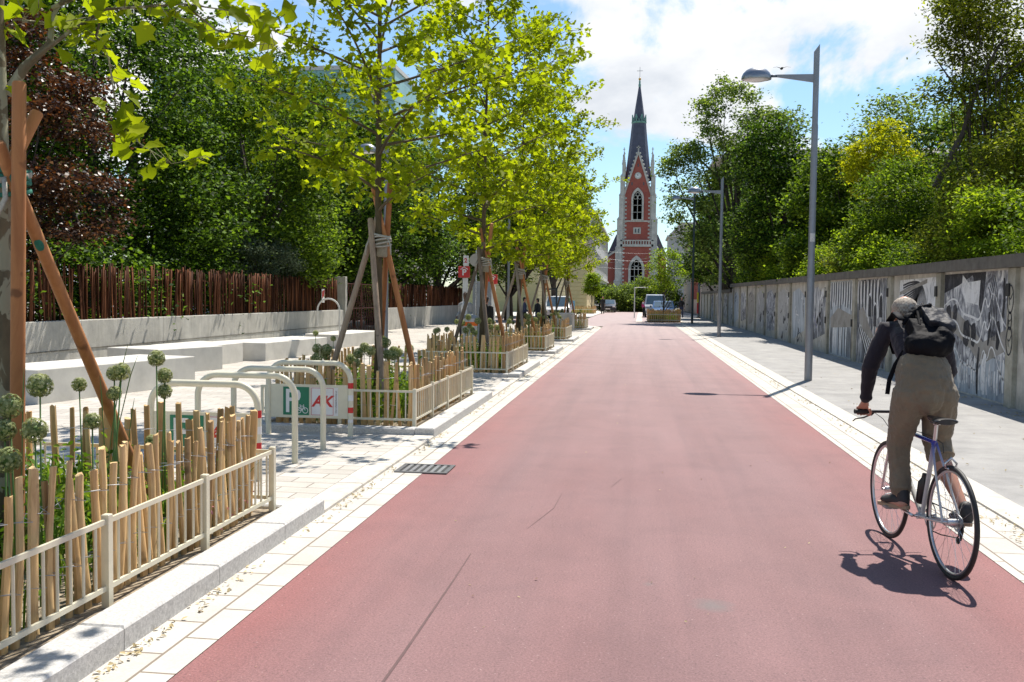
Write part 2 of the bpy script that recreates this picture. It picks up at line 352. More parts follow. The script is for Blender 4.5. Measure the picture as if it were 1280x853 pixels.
# ================================================================ ground, street, pavements
def sheet(name, x0, x1, y0, y1, z, mt, nx=1, ny=1):
    b = MB(); b.add([(x0, y0, z), (x1, y0, z), (x1, y1, z), (x0, y1, z)], [(0, 1, 2, 3)])
    return tag(b.build(name, mt), kind='structure')
sheet('ground', -900, 900, -60, 1800, -.03, M['ground'])
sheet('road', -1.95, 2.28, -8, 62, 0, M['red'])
b = MB(); b.add([(-60, 55, -.004), (3.0, 55, -.004), (3.0, 112, -.004), (-3.6, 112, -.004), (-3.9, 74, -.004), (-60, 74, -.004)], [(0, 1, 2, 3, 4, 5)])
tag(b.build('road', M['farroad']), kind='structure')
sheet('gutter_paving', -2.31, -1.95, -8, 52, .004, M['gutter'])
sheet('gutter_paving', 2.28, 2.80, -8, 60, .004, M['gutter'])
b = MB(); b.box(2.80, 3.08, -8, 64, -.02, .02); tag(b.build('kerb', M['kerb_low']), kind='structure')
b = MB(); b.box(3.08, 5.9, -8, 120, -.02, .018); tag(b.build('pavement', M['side']), kind='structure')
# plaza with the rounded corner to the side street
b = MB(); pts = [(-11.4, -8), (-2.545, -8), (-2.545, 50), (-3.1, 53), (-4.2, 55), (-6, 56), (-40, 56), (-40, 44), (-11.4, 44)]
b.prism([(x, y, -.02) for x, y in pts][::1], (0, 0, .05)); tag(b.build('plaza_paving', M['plaza']), kind='structure')
# low kerb line between the planters, high kerb at the planters
kerb_rng = [(-8, 6.8), (10.66, 15.1), (18.65, 22.7), (26.75, 29.9), (34.5, 37.9), (47.3, 50.5)]
b = MB(); prev = None
for (a, c) in kerb_rng:
    y = a
    while y < c-.05:
        y2 = min(y+1.0, c); b.bevbox(-2.54, -2.31, y+.003, y2-.003, -.02, .115, .012); y = y2
tag(b.build('kerb', M['granite']), kind='structure')
b = MB()
for i in range(len(kerb_rng)-1):
    y = kerb_rng[i][1]
    while y < kerb_rng[i+1][0]-.05:
        y2 = min(y+1.0, kerb_rng[i+1][0]); b.bevbox(-2.54, -2.31, y+.003, y2-.003, -.02, .036, .01); y = y2
pp = [(-2.31, 51.2), (-2.6, 53), (-3.4, 54.8), (-4.6, 55.9), (-6.5, 56.4)]
for (p, q) in zip(pp, pp[1:]):
    d = Vector((q[0]-p[0], q[1]-p[1], 0)).normalized(); n_ = Vector((-d.y, d.x, 0))*.3
    b.prism([(p[0], p[1], -.02), (q[0], q[1], -.02), (q[0]+n_.x, q[1]+n_.y, -.02), (p[0]+n_.x, p[1]+n_.y, -.02)], (0, 0, .10))
tag(b.build('kerb', M['kerb_low']), kind='structure')
# wide pale edge band rounding the corner to the side street
b = MB()
pq = [(-1.95, 52), (-2.15, 54), (-3.0, 56.2), (-4.6, 57.5), (-9, 58)]
for (p, q, p2, q2) in zip(pq, pq[1:], pp, pp[1:]):
    b.add([(p[0], p[1], .004), (q[0], q[1], .004), (q2[0], q2[1], .004), (p2[0], p2[1], .004)], [(0, 1, 2, 3)])
tag(b.build('gutter_paving', M['kerb_low']), kind='structure')
# pavement corner beyond the side street, left; kerb on the far right
b = MB(); b.prism([(-60, 76, -.02), (-4.6, 76, -.02), (-3.8, 78, -.02), (-3.6, 112, -.02), (-60, 112, -.02)], (0, 0, .12)); tag(b.build('pavement', M['conc_white']), kind='structure')
b = MB(); b.prism([(3.0, 64, -.02), (3.2, 64, -.02), (3.2, 112, -.02), (3.0, 112, -.02)], (0, 0, .06)); tag(b.build('kerb', M['kerb_low']), kind='structure')
b = MB(); b.add([(-.1, 66, .002), (.35, 65.4, .002), (.55, 112, .002), (.1, 112, .002)], [(0, 1, 2, 3)]); tag(b.build('road_marking', M['kerb_low']), kind='structure')
# crack / saw cut and patch joints in the red surface
b = MB()
b.ribbon([(-1.06, 3.2, 0), (-1.04, 4.2, 0), (-1.03, 5.35, 0), (-1.03, 5.9, 0)], [.012, .014, .010, .004], (0, 0, 1), .003)
b.ribbon([(-.75, 6.6, 0), (-.62, 7.3, 0), (-.60, 7.9, 0)], [.002, .005, .002], (0, 0, 1), .003); b.ribbon([(-.2, 8.2, 0), (-.12, 8.6, 0)], [.002, .004], (0, 0, 1), .003)
tag(b.build('road_crack', mat('crack_filler', (.10, .05, .05), .7)), kind='structure')

# drain grate at the red edge
g = empty('drain_grate', (-1.98, 8.72, .004), 'dark iron drain grate set between pale gutter stones and red road', 'drain grate')
b = MB(); x0, x1, y0, y1 = -2.22, -1.72, 8.5, 8.94
for (a, c, d, e) in ((x0, x1, y0, y0+.04), (x0, x1, y1-.04, y1), (x0, x0+.04, y0+.04, y1-.04), (x1-.04, x1, y0+.04, y1-.04)): b.box(a, c, d, e, .003, .014)
iron = mat('cast_iron', (.13, .13, .135), .5, .3, 20, metal=.5)
b.build('frame', iron, g)
b = MB()
for i in range(6): b.box(x0+.065+i*.066, x0+.098+i*.066, y0+.04, y1-.04, .004, .012)
b.build('bar', mat('worn_iron', (.30, .30, .31), .4, .2, 20, metal=.6), g)
b = MB(); b.box(x0+.04, x1-.04, y0+.04, y1-.04, .0045, .006); b.build('pit', M['black'], g)

# dry blossom litter along the gutters
r = np.random.default_rng(5)
def litter(n, x0, x1, y0, y1, z, s, seed, nm='fallen_blossom'):
    r = np.random.default_rng(seed); y = y0+(y1-y0)*r.random(n)**1.6
    clump = np.sin(y*2.1+seed)+np.sin(y*5.3)*.6+r.normal(size=n)*.8; keep = clump > .0; y = y[keep]; n = len(y)
    x = x0+(x1-x0)*np.abs(r.beta(1.2, 1.6, n)); C = np.stack([x, y, np.full(n, z)+r.random(n)*.008], 1)
    return tag(leaves(nm, C, s, M['seed'], None, OVAL, seed, up=2.0, sizevar=.6), 'dry beige blossoms and seeds lying along the gutter', 'fallen blossoms', kind='stuff')
litter(1500, -2.30, -2.20, 2.5, 30, .008, .024, 11)
litter(2300, 2.62, 2.95, 3, 34, .012, .026, 12)
litter(260, 3.0, 5.6, 4, 22, .025, .03, 13)
litter(160, -1.9, 2.2, 3.5, 22, .004, .016, 14)
litter(1800, 5.3, 5.74, 8, 34, .024, .026, 15)

# ================================================================ graffiti wall
def wtop(y): return 2.19+(min(y, 60)-14)*.0045 if y < 60 else 2.08
WX = 5.77
wall = empty('graffiti_wall', (WX, 10, 0), 'long weathered concrete boundary wall covered in black and white graffiti', 'wall')
pil = [1.0+3.6*k for k in range(-2, 25)]
pil = [p for p in pil if p < 90]
for i, (a, c) in enumerate(zip(pil, pil[1:])):
    a2, c2 = a+.30, c
    b = MB(); z = wtop((a+c)/2)
    b.prism([(WX+.04, a2, 0), (WX+.04, c2, 0), (WX+.04, c2, wtop(c2-.01)), (WX+.04, a2, wtop(a2))], (.22, 0, 0)); b.build('wall_panel', M['wall'], wall)
for p in pil:
    b = MB(); b.bevbox(WX-.03, WX+.28, p+.002, p+.298, 0, wtop(p+.2)-.002, .012); b.build('pillar', M['pillar'], wall)
b = MB()
for (a, c) in ((-6, 60), (60.01, 87.4)):
    za, zc = wtop(a), wtop(c-.02)
    b.prism([(WX-.10, a, za), (WX-.10, c, zc), (WX-.10, c, zc+.20), (WX-.10, a, za+.20)], (.48, 0, 0))
b.build('coping', M['coping'], wall)
# painted pieces: strokes lying on the panels
wfx = WX+.04
def spray_mat(name, cols, sc_, stretch=(1, 1, 1), dist=2., seed=0, th=None):
    m, nt, bs = _nodes(name)
    v = mapping(nt, stretch, loc=(seed, seed*1.7, seed*.3))
    n = noise(nt, sc_, 7, .65, v, dist)
    k = len(cols); c_ = ramp(nt, n, [(.25+.5*i/(k-1), c) for i, c in enumerate(cols)])
    c_ = mixc(nt, ramp(nt, noise(nt, 14, 8, .8), [(.56, (0, 0, 0)), (.74, (.45, .45, .45))]), c_, (.26, .25, .24))
    c_ = mixc(nt, .5, c_, ramp(nt, noise(nt, 30, 3, .7, mapping(nt, (1, 1, .08))), [(.3, (.6, .6, .6)), (.7, (1.1, 1.1, 1.1))]), 'MULTIPLY')
    nt.links.new(c_, bs.inputs['Base Color']); bs.inputs['Roughness'].default_value = .8
    bump(nt, bs, noise(nt, 28, 8, .7), .3, .01); return m
WHT, BLK, GRY = (.84, .84, .84), (.018, .018, .024), (.25, .25, .27)
pm = {'w': spray_mat('white_spray', [GRY, WHT, WHT], 2.2), 'b': spray_mat('black_spray', [BLK, BLK, (.13, .13, .15)], 2.5),
      'g': spray_mat('grey_brown_spray', [(.20, .185, .165), (.34, .32, .29), (.40, .39, .37)], 1.5),
      'smoke': spray_mat('smoky_spray', [BLK, (.10, .10, .12), (.33, .34, .37), WHT, (.2, .2, .22)], 2.0, (1, 1.6, 1.1), 1.6, 3),
      'mix': spray_mat('drippy_spray', [BLK, BLK, (.20, .21, .24), WHT, (.4, .42, .46)], 1.5, (1, 2.6, .5), 1.5, 5),
      'blue': spray_mat('pale_blue_spray', [(.10, .12, .16), (.46, .51, .56), (.72, .76, .79)], 1.6, (1, 2.2, .5), 1., 8),
      'violet': spray_mat('violet_spray', [(.12, .10, .34), (.2, .17, .46)], 3), 'pink': spray_mat('pink_spray', [(.34, .12, .28), (.45, .25, .4)], 3),
      'patch': spray_mat('patchy_spray', [(.03, .03, .035), (.42, .41, .39), (.55, .55, .54), (.18, .17, .16)], 2.6, (1, 1.6, .6), 3., 11)}
NW = (-1, 0, 0)
class Art:
    def __init__(s): s.b = {}; s.n = 0
    def get(s, k):
        if k not in s.b: s.b[k] = MB()
        return s.b[k]
    def poly(s, k, pts, lay=1): s.get(k).add([(wfx-.0012*lay, y, z*.93) for (y, z) in pts], [tuple(range(len(pts)))])
    def st(s, k, pts, w, lay=2):
        # smooth the stroke
        P = [Vector((s.x if hasattr(s, 'x') else wfx, y, z*.93)) for (y, z) in pts]
        for _ in range(2):
            Q = [P[0]]
            for a, c in zip(P, P[1:]): Q += [a*.75+c*.25, a*.25+c*.75]
            P = Q+[P[-1]]
        k2 = len(P); ws = [w*(.35+.65*math.sin(PI*min(1, max(0, .08+.84*i/(k2-1))))) if w > .04 else w for i in range(k2)]
        s.get(k).ribbon(P, ws, NW, .0012*lay)
    def done(s, name='graffiti'):
        for k, b in s.b.items(): b.build(name, pm[k], wall)
def quad(y0, y1, z0, z1): return [(y0, z0), (y1, z0), (y1, z1), (y0, z1)]
ar = Art(); rr = random.Random(3)
# waves panel, Y 15.85 - 19.0 (right of the rider)
a0, a1 = 15.86, 18.98
ar.poly('smoke', quad(a0, a1, .05, 2.33), 1)
ar.poly('blue', [(a0, .05), (a1, .05), (a1, .95), (a1-.6, 1.05), (a1-.9, .7), (a1-1.6, .55), (a1-2.2, .85), (a0, .72)], 2)
ar.poly('g', [(a1, 1.0), (a1-.7, 1.15), (a1-1.5, .9), (a1-2.0, .62), (a0, .95), (a0, 1.32), (a1-2.1, 1.05), (a1-1.4, 1.35), (a1-.7, 1.6), (a1, 1.55)], 3)
ar.poly('b', [(a1, 2.33), (a1, 1.95), (a1-.8, 2.1), (a1-1.5, 2.28), (a1-2.0, 1.5), (a1-2.15, 2.33)], 2)
ar.poly('w', [(a1-1.0, 2.3), (a1-1.3, 2.15), (a1-1.9, 2.18), (a1-1.85, 1.72), (a1-1.2, 1.78), (a1-.95, 2.0)], 4)
for (dz, w) in ((0, .045), (-.42, .04), (-.95, .03)):
    ar.st('w', [(a1, 1.68+dz), (a1-.45, 1.85+dz), (a1-.8, 1.80+dz), (a1-1.0, 1.55+dz), (a1-1.6, 1.50+dz), (a1-1.95, 1.42+dz), (a1-2.15, 1.95+dz), (a1-2.3, 1.6+dz), (a1-2.5, 2.05+dz), (a1-2.9, 1.5+dz), (a0, 1.35+dz)], w, 5)
for (yy, z0, z1, w) in ((.25, 1.25, 1.7, .30), (.62, 1.35, 1.72, .22), (1.25, .95, 1.42, .34), (1.62, .95, 1.38, .22), (2.35, 1.0, 1.6, .10), (2.75, .95, 1.45, .16), (.35, .80, 1.1, .18), (2.95, 1.5, 2.2, .10)):
    ar.st('b', [(a1-yy, z1), (a1-yy-.05, (z0+z1)/2), (a1-yy+.02, z0)], w, 4)
for i in range(26):
    y = a1-.1-i*.118; z0 = .08+rr.random()*.2; ar.st('w' if i % 3 else 'smoke', [(y, z0+.25+rr.random()*.35), (y+.02, z0+.15), (y-.01, z0)], .07, 5)
for i in range(5):
    y = a1-2.55+.07*i; ar.st('b', [(y, 2.25-i*.05), (y-.16, 1.9), (y-.1, 1.5), (y-.25, 1.1)], .02, 6)
for i in range(4):
    y = a1-1.15-.13*i; ar.st('b', [(y, 1.35), (y-.05, 1.2), (y-.08, 1.05), (y-.13, 1.1), (y-.12, 1.3), (y-.05, 1.37)], .022, 6)
for (k, y, z0, z1, w) in (('b', a1-1.9, .08, .95, .10), ('b', a1-.15, .3, .85, .08), ('b', a1-.55, .75, 1.15, .10), ('w', a1-2.2, .1, .85, .18), ('w', a1-1.0, .1, .6, .1)): ar.st(k, [(y, z0), (y+.03, (z0+z1)/2), (y-.04, z1)], w, 6)
# chain of bubble letters on the flat bay beside it
for i, (z, s_) in enumerate(((1.83, .24), (1.47, .15), (1.13, .24))):
    y = 15.56; ar.x = WX-.031; ar.st('b', [(y+s_*.5*math.cos(t*PI/6), z+s_*math.sin(t*PI/6)) for t in range(0, 13)], .028, 3)
    ar.st('b', [(y-.08, z+s_*.4), (y, z-.02), (y+.06, z+s_*.25), (y+.02, z-s_*.4)], .018, 3)
del ar.x
for i, z in enumerate((.75, 1.3, 1.75)): ar.st('b', [(13.9, z), (13.6, z+.2), (13.4, z-.15), (13.1, z+.1)], .03, 3)
# op-art panel, Y 19.45 - 22.6
a0, a1 = 19.46, 22.58
ar.poly('w', [(a0, 1.35), (a1-.4, 1.3), (a1-.5, 2.28), (a0+.02, 2.3)], 2); ar.poly('patch', quad(a0, a1, .05, 1.36), 1)
for i in range(13):
    o = i*.085
    ar.st('b', [(a1-.75-o*.15, 2.15-o*.75), (a1-1.3-o*.2, 2.22-o*.62), (a1-2.0+o*.05, 2.22-o*.35), (a1-2.35+o*.75, 2.0-o*.2), (a1-2.55+o*1.1, 1.5), (a1-2.6+o*1.25, 1.05)], .04, 3)
ar.poly('g', [(a1-.5, 2.0), (a1-2.5, 2.27), (a1-2.5, 2.18), (a1-.5, 1.92)], 4)
# strokes panel, Y 23.06 - 26.2
a0, a1 = 23.06, 26.18
ar.poly('mix', quad(a0, a1, .05, 2.36), 1)
for i in range(14):
    y = a1-.1-i*.17+rr.uniform(-.03, .03); ar.st('b' if i % 2 else 'w', [(y, 2.33), (y+.02, 1.9), (y-.03, 1.3+rr.random()*.4)], .12, 2)
ar.poly('g', [(a1-.25, 1.5), (a1-.7, 1.62), (a1-1.4, 1.1), (a1-1.9, .8), (a1-1.5, .75), (a1-.8, .95), (a1-.3, 1.2)], 3)
for i in range(8):
    o = i*.16; ar.st('w' if i % 2 else 'b', [(a1-.15-o*.9, 1.15-o*.28), (a1-.6-o, .75-o*.2), (a1-1.3-o*.9, .1)], .065, 3)
for (y0, z0) in ((a1-1.2, 1.95), (a1-1.75, 1.7), (a1-2.3, 1.95)): ar.st('w', [(y0, z0-.6), (y0, z0), (y0-.35, z0+.02), (y0-.38, z0-.65)], .045, 4); ar.poly('b', quad(y0-.33, y0-.05, z0-.6, z0-.05), 3)
# vertical stripes panel, Y 26.66 - 29.8
a0, a1 = 26.66, 29.78
ar.poly('blue', quad(a0, a1, .05, 2.38), 1)
for i in range(19):
    y = a1-.08-i*.16+rr.uniform(-.02, .02)
    ar.st('b' if i % 2 else 'w', [(y, 2.35), (y-.02, 1.9), (y+.03, 1.45+rr.random()*.3)], .12, 2)
    if rr.random() < .8: ar.st('b' if rr.random() < .5 else 'w', [(y, .08), (y+.03, .6), (y-.02, 1.0)], .10, 2)
ar.poly('g', [(a1-.1, 1.2), (a1-1.2, 1.55), (a0+.1, 1.35), (a0+.2, 1.0), (a1-1.6, .95), (a1-.2, .9)], 3)
# further panels: patchy paint and tags
k = 0
for p in pil:
    a0, a1 = p+.46, p+3.58
    if p < 29 and not p < 12: continue
    if p > 75: continue
    if p < 12 and p < 8: continue
    ar.poly(['patch', 'g', 'mix', 'blue', 'patch', 'smoke'][k % 6], [(a0+.15, .4+rr.random()*.3), (a1-.5, .2+rr.random()*.3), (a1-.1, 1.2), (a1-.2, 2.1), ((a0+a1)/2, 2.25), (a0+.2, 1.9), (a0+.05, 1.1)], 1)
    for j in range(7):
        y = rr.uniform(a0+.3, a1-.3); z = rr.uniform(.3, 2.0); kk = rr.choice(['b', 'b', 'w', 'w', 'violet' if k in (1, 2) else 'b', 'pink' if k == 0 else 'b'])
        pts = [(y, z)]
        for q in range(6): pts.append((min(a1, max(a0, pts[-1][0]+rr.uniform(-.35, .3))), min(2.2, max(.15, pts[-1][1]+rr.uniform(-.35, .35)))))
        ar.st(kk, pts, rr.choice([.03, .05, .12]), 2)
    if k == 1:
        for z in (1.9, 1.45, 1.05): ar.st('violet', [(a0+.5, z), (a0+.9, z+.15), (a0+1.2, z-.1), (a0+1.6, z+.12), (a0+2.0, z-.05), (a0+2.5, z+.1)], .14, 3)
    k += 1
ar.done()
# small black metal brackets on the pillars
b = MB()
for p in pil:
    if 14 < p < 50:
        for z in (1.75, .95): b.box(WX-.055, WX-.03, p+.31-.12, p+.31, z, z+.2) if rr.random() < .8 else None
b.build('bracket', M['black'], wall)

# ================================================================ street lamps
def street_lamp(x, y, h, arm, label, rot=PI, base='steel_grey', two=False):
    """pole with slanted tip, tapered arm and a lens-shaped head; rot is the arm's heading"""
    e = empty('street_lamp', (x, y, .018), label, 'street lamp', 'street lamps along the street')
    d = Vector((math.cos(rot), math.sin(rot), 0)); s = Vector((-d.y, d.x, 0))
    z0 = .018; ha = h-.6*h/6.78
    b = MB(); n = 20; r0, r1 = .078, .058; ring = []
    zs = [z0, h*.34, h*.345, h*.76, h*.765, h]
    rs = [r0, r0-.004, r0-.010, r1+.006, r1, r1]
    vs = []
    for zi, (z, r) in enumerate(zip(zs, rs)):
        for j in range(n):
            a = 2*PI*j/n; off = Vector((math.cos(a)*r, math.sin(a)*r, 0)); zz = z-(off.dot(d)/r)*.08-.08 if zi == 5 else z
            vs.append((x+off.x, y+off.y, zz))
    fs = [tuple(range(n))[::-1], tuple(5*n+j for j in range(n))]
    for i in range(5):
        for j in range(n): fs.append((i*n+j, i*n+(j+1) % n, (i+1)*n+(j+1) % n, (i+1)*n+j))
    b.add(vs, fs); pole = b.build('pole', M[base], e, True, 40)
    P = Vector((x, y, 0))
    b = MB()
    a0 = P+d*.05; a1 = P+d*(arm-.28)
    b.prism([a0+Vector((0, 0, ha-.16))-s*.025, a1+Vector((0, 0, ha-.045))-s*.018, a1+Vector((0, 0, ha))-s*.018, a0+Vector((0, 0, ha))-s*.025], s*.05)
    b.build('arm', M['steel_grey'] if base != 'dark_green' else M['steel_grey'], e)
    b = MB(); b.tube([a1+Vector((0, 0, ha-.022)), a1+d*.12+Vector((0, 0, ha-.022))], .028, 10); b.build('arm_joint', M['bluegrey'], e, True)
    c = P+d*(arm+.12)+Vector((0, 0, ha-.05))
    def dome(prof, nm, mt, par):
        bb = MB(); vs = []; fs = []; m_ = 28
        for (r, z) in prof:
            for j in range(m_):
                a = 2*PI*j/m_; vs.append(c+d*(math.cos(a)*r*1.25)+s*(math.sin(a)*r*.85)+Vector((0, 0, z)))
        for i in range(len(prof)-1):
            for j in range(m_): fs.append((i*m_+j, i*m_+(j+1) % m_, (i+1)*m_+(j+1) % m_, (i+1)*m_+j))
        fs.append(tuple(range(m_))[::-1]); fs.append(tuple((len(prof)-1)*m_+j for j in range(m_)))
        bb.add(vs, fs); return bb.build(nm, mt, par, True, 50)
    hd = dome([(.20, -.045), (.235, -.04), (.24, -.02), (.234, .03), (.212, .09), (.165, .15), (.10, .19), (.01, .205)], 'lamp_head', M['lamp_shell'], e)
    g = dome([(.02, -.082), (.12, -.072), (.185, -.052), (.195, -.046)], 'lamp_glass', M['glass_lamp'], hd)
    return e
street_lamp(3.47, 19.79, 6.78, 1.05, 'tall grey street lamp nearest the cyclist, its head hanging over the red road')
street_lamp(3.53, 41.8, 6.95, 1.05, 'second grey street lamp on the right pavement before the dark green mast')
street_lamp(3.6, 63.5, 9.1, 1.05, 'far street lamp on a mast painted dark green below and grey above', base='dark_green')
street_lamp(-7.06, 26, 6.3, .45, 'grey street lamp on the plaza, half hidden in the second plane tree crown')
street_lamp(-6.85, 50, 5.9, .6, 'slim grey street lamp on the left beyond the litter bin')
# sticker on the near lamp
b = MB(); vs = []
for zz in (2.83, 3.0):
    for j in range(7):
        a = -PI*.5+(-.5+j/6)*1.3; vs.append((3.47+math.cos(a)*.076, 19.79+math.sin(a)*.076, zz))
b.add(vs, [(j, j+1, j+8, j+7) for j in range(6)])
tag(b.build('sticker', mat('sticker_paper', (.6, .6, .58), .6, .4, 60)), 'small pale sticker on the nearest lamp pole', 'sticker')
# blue-grey mast with yellow and red foot
e = empty('mast', (5.2, 82.3, .018), 'blue grey mast by the far end of the wall with a yellow and red foot', 'mast')
for (z0, z1, r, mt) in ((.018, .12, .16, M['black']), (.12, 9.6, .095, M['bluegrey'])):
    b = MB(); b.tube([(5.2, 82.3, z0), (5.2, 82.3, z1)], r, 14); b.build('pole' if r < .1 else 'base', mt, e, True, 40)
for nm, z0, z1, mt in (('red_box', .4, 1.3, mat('red_paint', (.5, .03, .04), .4)), ('yellow_plate', 1.35, 2.2, mat('yellow_paint', (.62, .55, .03), .5))):
    b = MB(); b.bevbox(5.03, 5.16, 82.05, 82.2, z0, z1, .01); b.build(nm, mt, e)
# ================================================================ planters
def border_fence(path, label, z0=.03, h=.45):
    """cream metal hoop fence: posts, two rails, thin bars, along corner points path"""
    e = empty('border_fence', (path[0][0], path[0][1], 0), label, 'metal fence', 'cream metal border fences round the tree planters')
    rails = MB(); posts = []
    for (p, q) in zip(path, path[1:]):
        p = Vector((*p, 0)); q = Vector((*q, 0)); L = (q-p).length; n = max(1, round(L/1.0)); d = (q-p).normalized(); s = Vector((-d.y, d.x, 0))
        for z in (z0+.10, z0+h-.015): rails.obox((p+q)/2+Vector((0, 0, z)), d, s, (0, 0, 1), L/2, .008, .013)
        for i in range(n+1): posts.append(tuple(p+d*(L*i/n)))
        m_ = max(1, int(L/.102))
        for i in range(1, m_):
            c = p+d*(L*i/m_); rails.tube([c+Vector((0, 0, z0+.11)), c+Vector((0, 0, z0+h-.027))], .0080, 8, False)
    rails.build('railing', M['cream'], e)
    done = set()
    for c in posts:
        k = (round(c[0], 2), round(c[1], 2))
        if k in done: continue
        done.add(k); b = MB(); b.bevbox(c[0]-.02, c[0]+.02, c[1]-.02, c[1]+.02, .0, z0+h+.02, .004); b.build('post', M['cream'], e)
def picket_fence(path, label, seed, sp=.112, hh=.80, skip=()):
    rr = random.Random(seed)
    e = empty('picket_fence', (path[0][0], path[0][1], 0), label, 'picket fence', 'split chestnut picket fences round the tree planters')
    w = [MB(), MB()]; cnt = 0
    tot = sum((Vector(p)-Vector(q)).length for p, q in zip(path, path[1:]))
    sp = max(sp, tot/98)
    for (p, q) in zip(path, path[1:]):
        p = Vector((*p, 0)); q = Vector((*q, 0)); L = (q-p).length; d = (q-p).normalized(); s = Vector((-d.y, d.x, 0)); n = int(L/sp)
        prevz = None; P2 = [[], []]
        for i in range(n):
            c = p+d*(sp*(i+.5)+rr.uniform(-.018, .018))+s*rr.uniform(-.012, .012)
            h = hh+rr.uniform(-.07, .06); r = rr.uniform(.019, .034); tx = rr.uniform(-.05, .05); ty = rr.uniform(-.025, .025)
            b = MB(); pts = []; rs = []; K = 6; ph = rr.uniform(0, 6)
            for k in range(K):
                t = k/(K-1); pts.append(c+d*(tx*t+.008*math.sin(ph+4*t))+s*(ty*t+.006*math.cos(ph+5*t))+Vector((0, 0, .02+t*h)))
                rs.append((r*(1.1-.25*t)*(1+rr.uniform(-.08, .08)), r*(1.1-.25*t)*rr.uniform(.6, .85)))
            b.tube(pts, rs, 7, True, d)
            # split (slanted) end
            b.v[-7:] = [(x, y, z+rr.uniform(-.006, .012)) for (x, y, z) in b.v[-7:]]
            b.build('picket', M['picket'], e, True, 50); cnt += 1
            for j, z in enumerate((.28, .60)):
                t = z/h; cc = pts[0].lerp(pts[-1], t); cc.z = .05+z+rr.uniform(-.015, .015)
                sg = 1 if (i+j) % 2 else -1
                P2[j].append(cc+s*(r+.004)*sg)
        for j in (0, 1):
            w[0].tube(P2[j], .0015, 4, False)
            w[0].tube([q_ - s*.0 + (s*(-2*.024) if (i % 2 == j % 2) else s*(2*.024)) for i, q_ in enumerate(P2[j])], .0015, 4, False)
    w[0].build('binding_wire', M['wire'], e)
    return e
def blades(n, x0, x1, y0, y1, z0, hmin, hmax, w, seed, bend=.35):
    r = np.random.default_rng(seed); x = r.uniform(x0, x1, n); y = r.uniform(y0, y1, n); h = r.uniform(hmin, hmax, n); a = r.uniform(0, 2*PI, n); bd = bend*h*r.uniform(.2, 1.3, n)
    b = np.stack([np.cos(a), np.sin(a)], 1); s_ = np.stack([-np.sin(a), np.cos(a)], 1)*w*r.uniform(.5, 1.3, n)[:, None]
    V = np.zeros((n, 7, 3))
    for k, (t, ww) in enumerate(((0, .7), (.4, 1), (.75, .7))):
        cx = np.stack([x, y], 1)+b*(bd*t*t)[:, None]; zz = z0+h*(t-.15*t*t)
        V[:, 2*k, :2] = cx-s_*ww*.5; V[:, 2*k+1, :2] = cx+s_*ww*.5; V[:, 2*k, 2] = zz; V[:, 2*k+1, 2] = zz
    V[:, 6, :2] = np.stack([x, y], 1)+b*bd[:, None]; V[:, 6, 2] = z0+h*.82
    lp = np.array([0, 1, 3, 2, 2, 3, 5, 4, 4, 5, 6]); L = (lp[None]+(np.arange(n)*7)[:, None]).ravel(); cn = np.tile([4, 4, 3], n)
    return V.reshape(-1, 3), L, cn
def planting(name, x0, x1, y0, y1, seed, label, dens=1.0):
    r = np.random.default_rng(seed); A = (x1-x0)*(y1-y0)
    V, L, C = blades(int(150*A*dens), x0, x1, y0, y1, .08, .15, .62, .014, seed)
    # broad leaved clumps
    n = int(24*A*dens); P = []
    for _ in range(n):
        cx, cy = r.uniform(x0+.05, x1-.05), r.uniform(y0+.05, y1-.05); hh = r.uniform(.1, .5); k = 45
        q = r.normal(size=(k, 3))*np.array([.09, .09, hh*.3])+np.array([cx, cy, .12+hh*.5]); P.append(q)
    P = np.concatenate(P); P = P[(P[:, 2] > .1) & (P[:, 0] > x0) & (P[:, 0] < x1) & (P[:, 1] > y0) & (P[:, 1] < y1)]
    o = leaves(name, P, .055, M['grass'], None, OVAL, seed, up=.6)
    o2 = np_mesh('blades', V, L, C, M['grass'])
    me = o.data; a = [np.empty(len(me.vertices)*3, np.float32)]; me.vertices.foreach_get('co', a[0]); lo = np.empty(len(me.loops), np.int32); me.loops.foreach_get('vertex_index', lo); tt = np.empty(len(me.polygons), np.int32); me.polygons.foreach_get('loop_total', tt)
    bpy.data.objects.remove(o); bpy.data.objects.remove(o2)
    V0 = a[0].reshape(-1, 3); VV = np.concatenate([V0, V]); LL = np.concatenate([lo, L+len(V0)]); CC = np.concatenate([tt, C])
    return tag(np_mesh(name, VV, LL, CC, M['grass']), label, 'planting', kind='stuff')
